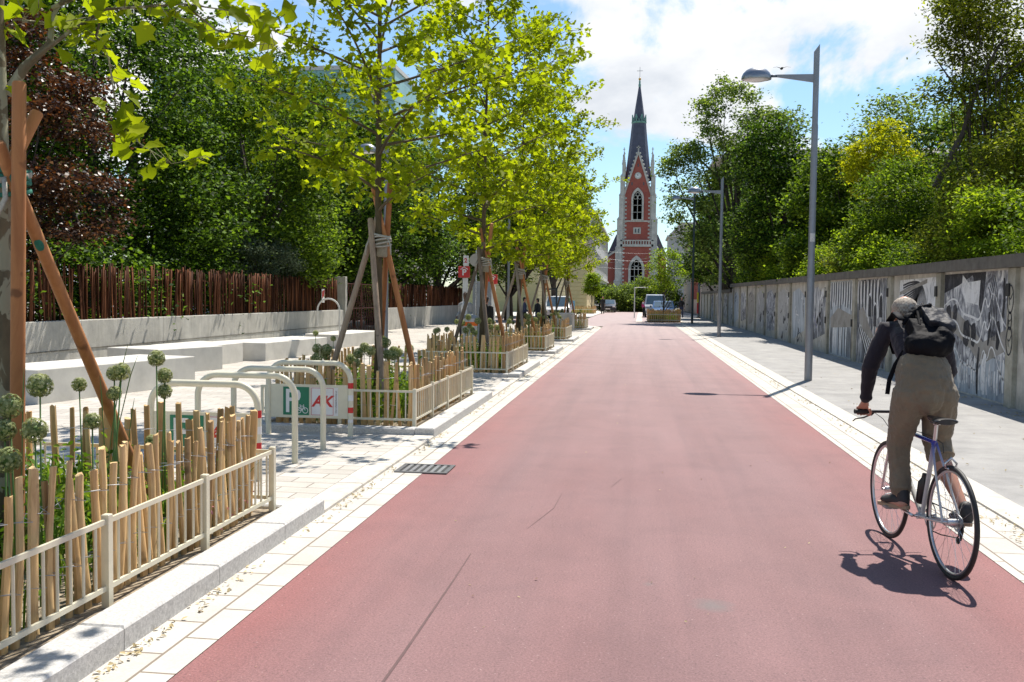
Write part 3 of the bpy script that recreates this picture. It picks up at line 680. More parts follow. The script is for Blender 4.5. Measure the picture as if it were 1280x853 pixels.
def allium(x, y, z, h, r, seed, label, group, lean=(0, 0), green=False):
    rr = random.Random(seed); e = empty('allium', (x, y, z), label, 'flower', group)
    top = Vector((x+lean[0], y+lean[1], z+h)); b = MB()
    b.tube([(x, y, z), (x+lean[0]*.35, y+lean[1]*.35, z+h*.5), top], [.0065, .0055, .0045], 6, True); b.build('stem', M['allium_stem'], e, True)
    r_ = np.random.default_rng(seed); n = 330; d = r_.normal(size=(n, 3)); d /= np.linalg.norm(d, axis=1)[:, None]
    C = np.array(top)+d*r*r_.uniform(.82, 1.03, n)[:, None]
    # star florets facing outwards on fine rays
    t = np.cross(d, r_.normal(size=(n, 3))); t /= np.linalg.norm(t, axis=1)[:, None]; bb = np.cross(d, t); V = []; k = 6
    s = r*.17
    for j in range(12):
        a = 2*PI*j/12; q = s*(1.0 if j % 2 == 0 else .45); V.append(C+(t*math.cos(a)+bb*math.sin(a))*q+d*(q*.35))
    V = np.stack(V, 1).reshape(-1, 3); L = (np.arange(12)[None]+(np.arange(n)*12)[:, None]).ravel()
    # rays
    m_ = 110; c0 = np.array(top); R1 = C[:m_]; w_ = t[:m_]*.0012*2
    VR = np.stack([np.repeat(c0[None], m_, 0)-w_*.5, np.repeat(c0[None], m_, 0)+w_*.5, R1+w_, R1-w_], 1).reshape(-1, 3)
    LR = (np.array([0, 1, 2, 3])[None]+(np.arange(m_)*4)[:, None]).ravel()+len(V)
    o = np_mesh('flower_head', np.concatenate([V, VR]), np.concatenate([L, LR]), np.concatenate([np.full(n, 12), np.full(m_, 4)]), M['allium'], e)
    bl = MB(); bl.ball(top, r*.55, n=8); bl.build('seed_core', M['allium_stem'], o, True)
    return e
# bed soil + kerb round each planter;  (y0, y1, far x)
PL = [(2.2, 6.5, -4.5, 'nearest'), (10.9, 14.8, -4.45, 'second'), (18.9, 22.4, -4.45, 'third'), (27.0, 29.6, -4.5, 'fourth'), (34.8, 37.6, -4.5, 'fifth'), (47.6, 50.2, -4.4, 'sixth')]
WHERE = ['in front of the near bicycle stands', 'behind the farthest bicycle stand', 'before the litter bin with orange band', 'fourth along the street', 'fifth along the street', 'farthest, beside the concrete block']
for i, (y0, y1, xb, nm) in enumerate(PL):
    b = MB(); b.box(xb, -2.545, y0-.06, y1+.06, -.0, .075)
    tag(b.build('planting_bed', M['soil']), kind='structure')
    b = MB()
    b.bevbox(xb-.17, -2.545, y0-.24, y0-.062, -.01, .105, .012); b.bevbox(xb-.17, -2.545, y1+.062, y1+.24, -.01, .105, .012); b.bevbox(xb-.17, xb-.002, y0-.06, y1+.06, -.01, .105, .012)
    tag(b.build('kerb', M['granite']), kind='structure')
    xf = -2.60
    border_fence([(xb+.02, y0), (xf, y0), (xf, y1), (xb+.02, y1), (xb+.02, y0)] if i else [(xf, y0), (xf, y1), (xb+.02, y1), (xb+.02, y0)], 'cream metal fence round the planter '+WHERE[i], z0=.075, h=.45 if i < 3 else .46)
    a, c = xf-.10, xb+.10
    hh = .80 if i == 0 else .78
    if i == 0:
        picket_fence([(a, y0+.08), (a, y1-.08), (c+.1, y1-.08)], 'street side wood pickets of the planter '+WHERE[i], 50, sp=.077, hh=.775)
        picket_fence([(c, y1-.08), (c, y0+.08)], 'plaza side wood pickets of the planter '+WHERE[i], 60, sp=.125, hh=.78)
    else:
        picket_fence([(c, y0+.10), (a, y0+.10), (a, y1-.08)], 'street side wood pickets of the planter '+WHERE[i], 50+i, sp=.088, hh=hh)
        picket_fence([(a-.1, y1-.08), (c, y1-.08), (c, y0+.2)], 'plaza side wood pickets of the planter '+WHERE[i], 60+i, sp=.12, hh=hh)
    planting('plants', xb+.14, xf-.14, y0+.14, y1-.12, 80+i, 'green leafy perennials and grasses growing in the planter '+WHERE[i], dens=1.0 if i < 4 else .6)
def yellow_flowers(n, x0, x1, y0, y1, z, mt, nm, lab, seed, s=.03):
    r = np.random.default_rng(seed); C = np.stack([r.uniform(x0, x1, n), r.uniform(y0, y1, n), z+r.uniform(-.06, .12, n)], 1)
    tag(leaves(nm, C, s, mt, None, OVAL, seed, up=.8), lab, 'flowers', kind='stuff')
yellow_flowers(50, -2.78, -2.64, 5.6, 6.3, .17, M['flower_pink'], 'pink_flowers', 'small pink flowers at the foot of the nearest picket fence', 3, .028)
yellow_flowers(70, -4.2, -2.85, 27.2, 29.4, .32, M['flower_yellow'], 'yellow_flowers', 'yellow flowers in the fourth planter', 4, .04)
yellow_flowers(60, -4.2, -2.85, 19.1, 19.9, .6, mat('white_petal', (.7, .72, .6), .6), 'white_flowers', 'white flowers in the third planter', 6, .04)
# alliums of the nearest planter: (px, py, Y, radius, how it is told apart)
near = [(50, 482, 4.75, .052, 'dark green round allium head right of the plane tree trunk'), (99, 481, 5.9, .038, 'small pale allium head between trunk and diagonal stake'),
        (143, 467, 5.3, .036, 'allium head just right of the diagonal stake, upper of two'), (143, 492, 5.25, .034, 'allium head just right of the diagonal stake, lower of two'),
        (202, 466, 5.1, .040, 'allium head leaning left of the highest allium, before the bicycle stands'), (219, 449, 5.5, .040, 'highest allium head of the nearest planter'),
        (222, 490, 5.6, .036, 'allium head right below the highest one'), (256, 471, 5.6, .038, 'rightmost allium head of the nearest planter, before the first stand'),
        (12, 508, 4.35, .048, 'large allium head before the plane tree trunk, upper of three'), (6, 538, 4.3, .042, 'large allium head before the plane tree trunk, middle of three'), (10, 575, 4.25, .050, 'large allium head before the plane tree trunk, lowest of three'),
        (107, 540, 4.3, .048, 'pale loose allium head left of the stake foot'), (128, 527, 4.8, .036, 'small yellowish allium head on a thick stem by the stake'), (190, 552, 5.9, .036, 'low pale allium head among the front pickets')]
ln = {4: (.07, .0), 0: (.0, 0), 6: (.03, 0)}
for k, (px, py, Y, r, lab) in enumerate(near):
    p = at_depth(px, py, Y); l = ln.get(k, (rng.uniform(-.03, .03), 0)); p.x = min(p.x, -2.95)
    allium(p.x-l[0], p.y, .07, p.z-.07, r*1.28, 200+k, lab, 'alliums in the nearest planter', l)
for i, (n, lab, zl, zh) in enumerate([(17, 'round green allium head behind the sign of the farthest bicycle stand', .72, 1.02), (16, 'round green allium head in the third planter along the street', .85, 1.15), (15, 'round green allium head in the fourth planter along the street', .8, 1.1), (14, 'round green allium head in the fifth planter along the street', .8, 1.1), (8, 'round green allium head in the sixth and farthest planter', .8, 1.0)]):
    y0, y1, xb, _ = PL[i+1]
    for k in range(n):
        x = rng.uniform(xb+.25, -2.9); y = rng.uniform(y0+.3, y1-.3)
        allium(x, y, .07, rng.uniform(zl, zh)-.05, rng.uniform(.056, .076), 400+i*30+k, lab, 'alliums in one of the tree planters', (rng.uniform(-.05, .05), 0))
for (x, y, z, lab) in ((-5.5, 15.7, .98, 'lone dark allium head left of the second planter, by the concrete bench'), (-5.15, 15.6, .90, 'lone pale allium head standing on two stems by the second planter')):
    allium(x, y, .03, z-.03, .05, int(z*100), lab, 'lone alliums', (0, 0))
# tall grasses in the nearest planter
b = MB()
for (px, py, Y, dx) in ((160, 430, 5.6, .12), (172, 445, 5.6, .16), (125, 470, 5.0, -.03), (30, 460, 4.4, .02), (168, 498, 5.7, .06)):
    p = at_depth(px, py, Y); p.x = min(p.x, -3.0); b.tube([(p.x-dx*1.6, Y, .08), (p.x-dx, Y, p.z*.55), (p.x-.3*dx, Y, p.z*.9), p], [.004, .003, .0035, .001], 5)
tag(b.build('tall_grass', M['allium_stem']), 'thin tall grass stalks in the nearest planter', 'grass', kind='stuff')

# ================================================================ trees
def bpath(p, q, sag=.15, n=5, rr=rng):
    p = Vector(p); q = Vector(q); L = (q-p).length; mid = (p+q)/2+Vector((rr.uniform(-1, 1), rr.uniform(-1, 1), rr.uniform(-.4, 1)))*L*sag
    return [p*(1-t)**2+mid*2*t*(1-t)+q*t*t for t in [i/(n-1) for i in range(n)]]
def plane_tree(name, x, y, H, label, seed, tmpl, lmat, leafsize, dens, rad=1.85, z_first=2.55, extra=None, r0=.068, nlat=30, group='young plane trees in the planters'):
    rr = random.Random(seed); r_ = np.random.default_rng(seed)
    e = empty(name, (x, y, .07), label, 'tree', group)
    tr = MB(); K = 12; tp = []
    for k in range(K):
        t = k/(K-1); tp.append(Vector((x+.05*math.sin(3*t+seed), y+.05*math.cos(4*t+seed), .07+(H-.07)*t)))
    tr.tube(tp, [r0*(1-.88*(k/(K-1))**.9)+(.03 if k == 0 else 0) for k in range(K)], 12)
    def tpos(z):
        t = (z-.07)/(H-.07)*(K-1); i = min(K-2, max(0, int(t))); return tp[i].lerp(tp[i+1], t-i)
    P = []
    br = MB(); ga = rr.uniform(0, 6)
    for i in range(nlat):
        t = (i+.5)/nlat; z = z_first+(H-.5-z_first)*t**1.05; a = ga+i*2.4+rr.uniform(-.3, .3)
        prof = (.75+.45*math.sin(PI*min(1, t*1.25+.15))) if t < .55 else 1.2*(1-((t-.55)/.55))**.75+.12
        L = rad*prof*rr.uniform(.75, 1.1); up = (.22+.55*t)*L*rr.uniform(.7, 1.3)
        p = tpos(z); q = p+Vector((math.cos(a)*L, math.sin(a)*L, up)); pts = bpath(p, q, .10, 7, rr); rb = .022*(1-.6*t)+.004
        br.tube(pts, [rb*(1-.85*j/6) for j in range(7)], 6, False)
        for s in range(int(5+6*prof)):
            tt = rr.uniform(.22, 1.0); j = min(5, int(tt*6)); c = pts[j].lerp(pts[j+1], tt*6-j)
            d = Vector((rr.gauss(0, 1), rr.gauss(0, 1), rr.gauss(.25, .7))).normalized()*rr.uniform(.25, .62)*prof; c2 = c+d
            tw = bpath(c, c2, .15, 4, rr); br.tube(tw, [.006, .005, .003, .002], 4, False)
            n = max(3, int(dens*rr.uniform(.7, 1.3)*(.6+.5*prof)))
            for q_ in range(n):
                u = rr.uniform(.15, 1.08); c3 = c.lerp(c2, u); P.append((c3.x+rr.gauss(0, .085), c3.y+rr.gauss(0, .085), c3.z+rr.gauss(-.03, .085)))
    trunk = tr.build('trunk', M['bark_plane' if extra else 'bark_plane_brown'], e, True)
    if extra: extra(br, P, rr)
    br.build('branches', M['bark_plane' if extra else 'bark_plane_brown'], trunk, True)
    leaves('crown', P, leafsize, lmat, e, tmpl, seed, up=.55, droop=.6)
    return e
def near_sprays(br, P, rr):
    # boughs of the nearest plane reaching over the plaza
    def bough(pix, r, n, spread, lf=True):
        pts = [at_depth(px, py, Y) for (px, py, Y) in pix]; fine = []
        for a, c in zip(pts, pts[1:]): fine += [a.lerp(c, j/4) for j in range(4)]
        fine.append(pts[-1]); k = len(fine); br.tube(fine, [r*(1-.85*i/(k-1)) for i in range(k)], 7, False)
        if lf:
            for _ in range(n):
                t = rr.uniform(.1, 1.02)*(k-1); i = min(k-2, int(t)); c = fine[i].lerp(fine[i+1], min(1.2, t-i)); d = Vector((rr.gauss(0, spread), rr.gauss(0, spread), rr.gauss(-.01, spread)))
                br.tube([c, c+d*.9], .0022, 4, False); P.append(tuple(c+d))
    bough([(10, 118, 5.0), (30, 85, 5.0), (62, 55, 5.05), (66, 20, 5.1), (100, -40, 5.2)], .034, 6, .05)
    bough([(40, 75, 5.0), (80, 45, 5.0), (130, 12, 5.1), (230, 5, 5.2), (330, 20, 5.3)], .014, 44, .08)
    bough([(128, 14, 5.1), (120, 45, 5.1), (134, 62, 5.1), (140, 100, 5.1), (147, 150, 5.12), (175, 180, 5.15), (215, 205, 5.2), (262, 195, 5.2)], .0075, 44, .06)
    bough([(230, 5, 5.2), (270, 38, 5.3), (320, 48, 5.4), (350, 60, 5.4)], .007, 26, .07)
    bough([(60, 30, 5.1), (20, 25, 5.0), (-30, 60, 4.9)], .01, 16, .08)
    bough([(66, 10, 5.1), (150, -30, 5.0), (300, -60, 5.0), (420, -60, 5.2)], .014, 44, .13)
plane_tree('plane_tree', -3.60, 5.0, 8.5, 'nearest plane tree at the left edge, flaking trunk tied to orange stakes', 21, PLANE_LEAF, M['leaf_plane'], .115, 9, rad=1.85, z_first=3.4, extra=near_sprays, r0=.070, nlat=26)
plane_tree('plane_tree', -3.57, 12.9, 8.8, 'second plane tree, trunk rising behind the bicycle stands', 22, PLANE_LEAF, M['leaf_plane'], .108, 16, rad=1.95, z_first=2.75, nlat=34)
plane_tree('plane_tree', -3.33, 20.5, 9.4, 'third plane tree beside the litter bin with the orange band', 23, PLANE_LEAF, M['leaf_plane'], .112, 19, rad=1.95, z_first=2.6, nlat=36)
t4 = plane_tree('plane_tree', -3.52, 28.3, 10.0, 'fourth plane tree along the red street', 24, QUAD, M['leaf_plane_far'], .135, 20, rad=1.95, nlat=36)
def moved(src, dx, dy, rot, sc_, label):
    c = copy_tree(src); c.location = (src.location.x+dx, src.location.y+dy, src.location.z); c.rotation_euler = (0, 0, rot); c.scale = (sc_,)*3; c['label'] = label; return c
moved(t4, -.05, 7.9, 2.1, 1.02, 'fifth plane tree along the red street')
moved(t4, -.1, 20.4, 4.0, .98, 'sixth plane tree along the red street')

def stakes(x, y, ztie, feet, tops, label, tie='strap', mats=None, r=.043, wrap=True):
    """tree stakes leaning together and tied to the trunk"""
    e = empty('tree_support', (x, y, .07), label, 'tree support', 'wooden stakes tied to the plane trees')
    for i, (f, t) in enumerate(zip(feet, tops)):
        f = Vector(f); t = Vector(t); b = MB(); n = 12; d = (t-f).normalized(); k = 6
        pts = [f.lerp(t, j/(k-1)) for j in range(k)]; b.tube(pts+[t+d*.012], [r*(1.08-.02*j) for j in range(k)]+[r*.80], n)
        b.build('stake', M[mats[i]] if mats else M['stake'], e, True, 50)
    b = MB(); rr = random.Random(int(y*10))
    for j in range(6):
        z = ztie+.028*(j-2.5); a0 = rr.uniform(-.12, .12)
        pts = [(x+math.cos(a)*(.135+.01*math.sin(3*a+j)), y+math.sin(a)*(.135+.01*math.cos(2*a+j)), z+.03*math.sin(a+j)) for a in [2*PI*q/16 for q in range(17)]]
        b.tube(pts, (.013), 6, False, (0, 0, 1), .35)
    for s_ in (1, -1): b.tube([(x+.12*s_, y-.12, ztie+.02), (x+.17*s_, y-.14, ztie-.08), (x+.18*s_, y-.15, ztie-.22)], [.012, .014, .010], 6, True, None, .3)
    b.build('tie', M[tie], e, True)
    if tie == 'strap_green':
        b = MB(); pts = [(x+math.cos(a)*.142, y+math.sin(a)*.142, ztie+.02+.04*math.sin(a)) for a in [2*PI*q/16 for q in range(17)]]; b.tube(pts, .017, 6, False, (0, 0, 1), .3)
        b.tube([(x+.1, y-.14, ztie), (x+.13, y-.17, ztie-.12), (x+.03, y-.17, ztie-.3)], [.016, .018, .014], 6, True, None, .3); b.build('white_tie', M['strap'], e, True)
    if wrap:
        b = MB(); b.lathe((x, y, ztie-.34), [(.080, .10), (.090, .12), (.086, .2), (.092, .26), (.090, .32), (.080, .34)], 14); b.build('trunk_wrap', M['jute'], e, True)
x, y = -3.6, 5.0
def along(p0, p1, z):                        # extend the line p0-p1 to height z
    p0 = Vector(p0); p1 = Vector(p1); t = (z-p0.z)/(p1.z-p0.z); return p0+(p1-p0)*t
s2a, s2b = at_depth(8, 205, 4.87), at_depth(158, 562, 6.05)
s1a, s1b = at_depth(24, 105, 4.82), at_depth(22, 500, 4.85)
stakes(x, y, 2.28, [along(s1a, s1b, .05), along(s2a, s2b, .05), (-4.35, 4.35, .05)], [s1a, along(s2a, s2b, 2.45), at_depth(46, 142, 5.16)],
       'thick orange stakes at the nearest plane tree, tied with green and white straps', tie='strap_green', r=.037)
b = MB(); p = s2a.lerp(s2b, .235); d = (s2b-s2a).normalized()
vs = []
for i in range(7):
    for j in range(6):
        a = -1.9+j*.28; q = p+d*(i-3)*.012; u = d.cross(Vector((0, 1, 0))).normalized(); w = d.cross(u)
        rad_ = .0395; k = math.sqrt(max(0, 1-((i-3)/3.4)**2)); aa = -1.25+(j-2.5)*.27*k; vs.append(q+(u*math.cos(aa+PI/2+.8)+w*math.sin(aa+PI/2+.8))*rad_)
b.add(vs, [(i*6+j, i*6+j+1, (i+1)*6+j+1, (i+1)*6+j) for i in range(6) for j in range(5)])
tag(b.build('paint_mark', M['strap_green']), 'green paint mark on the diagonal orange stake', 'paint mark')
def std_stakes(x, y, label, tops=3.05, seed=0):
    tie = 2.42
    ft = [(x-.78, y-.3, .05), (x+.28, y-.8, .05), (x+.55, y+.25, .05), (x-.25, y+.75, .05)]
    tp = []
    for i, f in enumerate(ft):
        c = Vector((x, y, tie))+Vector((f[0]-x, f[1]-y, 0)).normalized()*.13; fv = Vector(f); d = (c-fv); tp.append(fv+d*(1+[.17, .12, .30, .34][i]))
        # swing to pass beside the trunk
        tp[-1].x += [-.02, -.16, -.10, .12][i]
    stakes(x, y, tie, ft, tp, label, mats=['stake_grey', 'stake_grey', 'stake', 'stake'], r=.04)
std_stakes(-3.57, 12.9, 'grey and orange stakes tied round the second plane tree behind the bicycle stands')
std_stakes(-3.33, 20.5, 'grey and orange stakes tied round the third plane tree by the litter bin')
std_stakes(-3.52, 28.3, 'grey and orange stakes round the fourth plane tree')
std_stakes(-3.57, 36.2, 'grey and orange stakes round the fifth plane tree')
std_stakes(-3.62, 48.7, 'grey and orange stakes round the sixth plane tree')

def crown_points(ell, nclump, per, cr, seed, shell=.45, flat=.65, zmin=1.5):
    r = np.random.default_rng(seed); E = np.array(ell, float); vol = E[:, 3]*E[:, 4]*E[:, 5]; pr = vol**.8; pr /= pr.sum()
    k = r.choice(len(E), nclump, p=pr); d = r.normal(size=(nclump, 3)); d /= np.linalg.norm(d, axis=1)[:, None]
    rad = (shell**3+(1-shell**3)*r.random(nclump))**(1/3)
    C = E[k, :3]+d*rad[:, None]*E[k, 3:6]; C[:, 2] = np.maximum(C[:, 2], zmin)
    s = cr*r.uniform(.6, 1.35, nclump)
    n = (per*r.uniform(.6, 1.4, nclump)*(s/cr)**1.5).astype(int)
    L = np.repeat(C, n, 0)+r.normal(size=(n.sum(), 3))*np.repeat(s, n)[:, None]*np.array([1, 1, flat])
    return C, L
def park_tree(name, x, y, ell, label, lmat, seed, nclump=170, per=110, cr=.42, size=.13, tmpl=QUAD, trunk_r=.22, group=None, barkm='bark_dark', shell=.62, flat=.55, lean=(0, 0), zmin=1.5, z0=0, nbr=14, up=.85, limbs=None, droop=0, stretch=1):
    """ell = ellipsoids (dx, dy, z, rx, ry, rz) about the foot"""
    rr = random.Random(seed); e = empty(name, (x, y, z0), label, 'bush' if 'bush' in name or 'shrub' in name else 'tree', group)
    E = [(x+a, y+b_, c, d, f_, g) for (a, b_, c, d, f_, g) in ell]
    C, L = crown_points(E, nclump, per, cr, seed, shell, flat, zmin)
    top = max(c+g for (_, _, c, _, _, g) in ell)
    T0 = Vector((x, y, z0)); T1 = Vector((x+lean[0], y+lean[1], z0+(top-z0)*.72)); tp = [T0.lerp(T1, t)+Vector((rr.gauss(0, .02), rr.gauss(0, .02), 0))*top*.3*t for t in (0, .15, .3, .5, .75, 1)]
    b = MB(); b.tube(tp, [trunk_r*k for k in (1.35, 1, .9, .72, .45, .2)], 10); trunk = b.build('trunk', M[barkm], e, True)
    b = MB(); idx = rr.sample(range(len(C)), min(nbr, len(C)))
    for i in idx:
        c = Vector(C[i]); t = max(.22, min(.95, (c.z-z0)/(top-z0)*.8-.18)); j = t*5*.999; k = int(j); p = tp[k].lerp(tp[min(5, k+1)], j-k)
        pts = bpath(p, c, .14, 6, rr); r0 = trunk_r*.42*(1.1-t); b.tube(pts, [r0*(1-.85*q/5) for q in range(6)], 6, False)
    if limbs:
        for (pts, r0) in limbs: b.tube([Vector(p)+T0 for p in pts], [r0*(1-.7*q/(len(pts)-1)) for q in range(len(pts))], 8, False)
    b.build('branches', M[barkm], trunk, True)
    leaves('crown', L, size, lmat, e, tmpl, seed, up=up, droop=droop, stretch=stretch)
    return e
GL = 'dense trees of the park behind the stick fence'
park_tree('copper_maple', -13.3, 18.2, [(0, 0, 5.0, 2.1, 2.3, 2.6), (.9, -.6, 3.6, 1.6, 1.8, 1.3), (-1.3, -1.2, 4.4, 1.8, 2, 2.2), (1.5, .3, 3.5, 1.1, 1.2, .8)], 'copper leaved tree with dark red foliage above the brown stick fence', M['leaf_copper'], 31, 142, 246, 0.26, .085, QUAD, .13, flat=.4)
park_tree('park_tree', -15.6, 25.5, [(0, 0, 7.2, 3.6, 3.8, 4.4), (1.9, .5, 4.6, 2.4, 2.8, 2.2), (-2, -2, 7, 3, 3, 3.5)], 'large dark green maple right of the copper tree, sunlit leaves at the top', M['leaf_dark'], 32, 224, 217, 0.36, .125, QUAD, .26, GL)
park_tree('park_tree', -14.0, 32.5, [(0, 0, 6.4, 3.4, 3.4, 4.2), (1.6, 0, 3.6, 2.2, 2.6, 1.6)], 'mid green tree over the sunlit stretch of stick fence', M['leaf_mid'], 33, 204, 203, 0.36, .13, QUAD, .25, GL)
park_tree('park_tree', -18.5, 21.5, [(0, 0, 7.8, 3.6, 3.6, 4.6), (0, 0, 3.4, 3.4, 3.4, 2.6)], 'tall dark tree behind the copper tree at the left edge', M['leaf_dark'], 34, 190, 159, 0.43, .16, QUAD, .28, GL)
park_tree('park_tree', -13.6, 40.5, [(0, 0, 6.6, 3.6, 3.6, 4.4), (1.4, .5, 3.9, 2.4, 2.8, 1.6)], 'dark tree above the rusty gate', M['leaf_dark'], 35, 204, 174, 0.41, .15, QUAD, .27, GL)
park_tree('park_tree', -14.2, 49.5, [(0, 0, 6.8, 4, 4, 4.6), (1.8, 0, 4.2, 2.6, 2.8, 2)], 'dark tree behind the second stretch of stick fence', M['leaf_dark'], 36, 204, 174, 0.43, .16, QUAD, .28, GL)
park_tree('park_tree', -18.5, 33.0, [(0, 0, 7.6, 4.2, 4.2, 5.2), (0, 0, 3.4, 4, 4, 3)], 'tall dark tree deep in the park behind the mid green tree', M['leaf_dark'], 37, 204, 159, 0.47, .18, QUAD, .3, GL)
park_tree('park_tree', -20, 45, [(0, 0, 7.8, 4.6, 4.6, 5.4), (0, 0, 3.4, 4.4, 4.4, 3)], 'tall dark tree deep in the park behind the rusty gate', M['leaf_dark'], 38, 204, 159, 0.47, .19, QUAD, .3, GL)
park_tree('park_tree', -12.5, 58.5, [(0, 0, 7.2, 4.2, 4.2, 4.6), (1, 0, 4.4, 3, 3, 2)], 'dark tree behind the red parking signs', M['leaf_dark'], 39, 190, 159, 0.47, .18, QUAD, .3, GL)
park_tree('park_tree', -22, 58, [(0, 0, 8, 5.5, 5, 6), (0, 0, 3.4, 5, 5, 3)], 'tall dark tree at the far end of the park', M['leaf_dark'], 40, 176, 159, 0.52, .22, QUAD, .3, GL)
park_tree('park_tree', -9.0, 66, [(0, 0, 8.2, 3.4, 3.6, 4.2), (.8, 0, 5.0, 3.4, 3, 2.6), (2.0, -1, 6.0, 2.2, 2.4, 2.2)], 'green chestnut at the corner where the buildings begin', M['leaf_mid'], 41, 204, 159, 0.43, .17, QUAD, .26, GL)
park_tree('park_tree', -6.9, 78, [(0, 0, 9.0, 2.6, 3.0, 3.6), (.6, 0, 6.2, 2.0, 2.4, 2.0)], 'rounded street tree overhanging the far left facade', M['leaf_mid'], 42, 149, 145, 0.43, .19, QUAD, .22, GL)
park_tree('blue_conifer', -12.7, 30.2, [(0, 0, 2.7, 1.3, 1.6, .8), (.2, 1.5, 2.4, 1.2, 1.4, .6)], 'pale blue green pine bough behind the fence', M['leaf_blue'], 43, 90, 200, .22, .07, QUAD, .08, flat=.5)
for i, (x, y, rx) in enumerate(((-13.1, 15.5, 1.5), (-13.3, 21.6, 1.6), (-13.3, 26.5, 1.5), (-14.0, 36.5, 1.8), (-13.8, 45, 1.9), (-14, 54, 2.0), (-16.5, 18, 2.2))):
    park_tree('dark_shrub', x, y, [(0, 0, 1.7, rx, rx*1.4, 1.35)], 'dark shrub behind the stick fence, '+['left of the copper tree foot', 'under the copper tree', 'under the large dark maple', 'before the rusty gate', 'behind the second fence stretch', 'nearest the parking signs', 'deep at the left edge'][i], M['leaf_dark'], 60+i, 90, 110, .3, .11, QUAD, .06, 'dark shrubs behind the stick fence', zmin=.5, nbr=6)

# --- right side, behind the graffiti wall
GR = 'trees behind the graffiti wall'
park_tree('park_tree', 6.5, 66, [(-.6, 0, 14.0, 2.3, 2.4, 2.7), (-3.2, -.5, 10.6, 1.6, 2.0, 1.5), (2.0, 0, 12.6, 2.0, 2.4, 2.0), (3.4, 0, 13.0, 1.3, 1.6, 1.3), (-3.9, 0, 8.6, 1.0, 1.4, .9), (-2.4, 0, 7.0, 2.2, 2.6, 1.8), (.4, .5, 9.0, 2.6, 3, 2.6), (2.6, 0, 8.8, 2.0, 2.4, 2.0), (-.4, 0, 4.6, 2.6, 3, 2)], 'tall airy ash tree standing right of the church, sky showing through', M['leaf_ash'], 71, 250, 140, .40, .19, QUAD, .34, GR, nbr=34, shell=.6,
          limbs=[([(0, 0, 5), (.1, 0, 9), (1.0, 0, 12.5), (2.0, 0, 14.2)], .2), ([(0, 0, 6), (-.8, 0, 9.5), (-2.9, 0, 11.6)], .15), ([(.1, 0, 7), (1.6, 0, 9.8), (3.4, 0, 12)], .14)])
park_tree('park_tree', 7.2, 48, [(-.8, 0, 8.4, 1.5, 1.6, 2.1), (-.6, 0, 5.2, 1.9, 2.1, 2.2), (.4, .5, 6.6, 1.7, 1.8, 2.3)], 'very dark dense tree right of the airy ash', M['leaf_dark'], 72, 170, 210, .36, .14, QUAD, .24, GR)
park_tree('park_tree', 8.3, 40, [(-.2, 0, 6.0, 1.9, 2.0, 1.9), (-.5, 0, 3.6, 1.9, 2.2, 1.5), (.9, .6, 5.0, 1.6, 1.6, 1.8)], 'mid green tree behind the nearest lamp pole', M['leaf_mid'], 73, 170, 170, .34, .14, QUAD, .2, GR)
park_tree('golden_robinia', 8.1, 33.5, [(.2, 0, 7.1, .6, .7, .75), (-.45, 0, 6.7, .6, .6, .55), (-.85, .1, 6.1, .4, .6, .35), (.75, 0, 6.3, .45, .6, .5), (.1, 0, 5.7, .7, .7, .5), (1.0, .1, 5.6, .35, .5, .3), (-.5, 0, 5.2, .45, .5, .35)], 'golden yellow tree glowing among the green ones', M['leaf_gold'], 74, 110, 70, .17, .10, QUAD, .10, flat=.45, nbr=26, shell=.3)
park_tree('park_tree', 10.9, 40, [(.1, 0, 8.6, 2.0, 1.8, 1.9), (1.3, 0, 7.6, 1.8, 1.8, 1.8), (-1.4, 0, 7.6, 1.4, 1.5, 1.0), (.6, .3, 5.4, 2.6, 2.4, 2.4)], 'blue green tree rising behind the golden one', M['leaf_ash'], 75, 200, 140, .36, .15, OVAL, .25, GR, nbr=30, shell=.55)
park_tree('park_tree', 7.9, 29.0, [(-.3, 0, 4.55, 1.2, 1.7, 1.25), (-.5, .6, 3.2, 1.2, 2.2, .9), (.7, -.3, 3.8, 1.0, 1.5, 1.2)], 'mid green robinia below the golden tree', M['leaf_mid'], 76, 150, 150, .27, .10, OVAL, .14, GR)
park_tree('park_tree', 8.3, 24.0, [(.3, .4, 7.4, 1.15, 1.3, 1.3), (1.4, .3, 6.4, 1.3, 1.5, 1.6), (-.55, .5, 7.9, .75, .8, .55), (-.85, .3, 6.7, .55, .6, .40), (1.1, 0, 4.9, 1.3, 1.6, 1.1), (.0, .2, 9.0, 1.5, 1.4, .9), (-.5, .2, 8.6, .8, .9, .6), (.2, .1, 5.7, 1.0, 1.2, .8)], 'big near robinia at the right edge with a dark leaning trunk and loose sprays', M['leaf_olive'], 77, 270, 120, .25, .095, OVAL, .11, GR, lean=(.0, .4), nbr=40, shell=.3,
          limbs=[([(-1.25, 0, 4.4), (-.65, 0, 5.7), (-.35, 0, 6.9), (.2, .1, 7.9)], .085), ([(-.5, 0, 6.2), (-.9, .1, 6.9), (-1.3, .3, 7.6)], .035), ([(-.3, 0, 6.6), (.7, .1, 7.4), (1.2, .1, 8.0)], .04)])
park_tree('park_tree', 7.6, 21.0, [(-.1, .2, 4.0, 1.0, 1.7, 1.1), (-.5, .8, 3.0, .95, 2.0, .7), (.7, 0, 4.8, 1.0, 1.4, .9)], 'olive green robinia with pale blossoms leaning over the wall beside the cyclist', M['leaf_olive'], 78, 170, 150, .23, .08, OVAL, .12, GR, zmin=2.2)
park_tree('park_tree', 8.2, 16.6, [(0, 0, 4.2, 1.2, 2.0, 1.4), (-.9, 0, 3.0, .9, 2.2, .7), (.5, .5, 5.6, 1.2, 1.6, 1.0)], 'near mid green tree above the wall at the right edge', M['leaf_mid'], 79, 170, 150, .25, .085, OVAL, .12, GR, zmin=2.2)
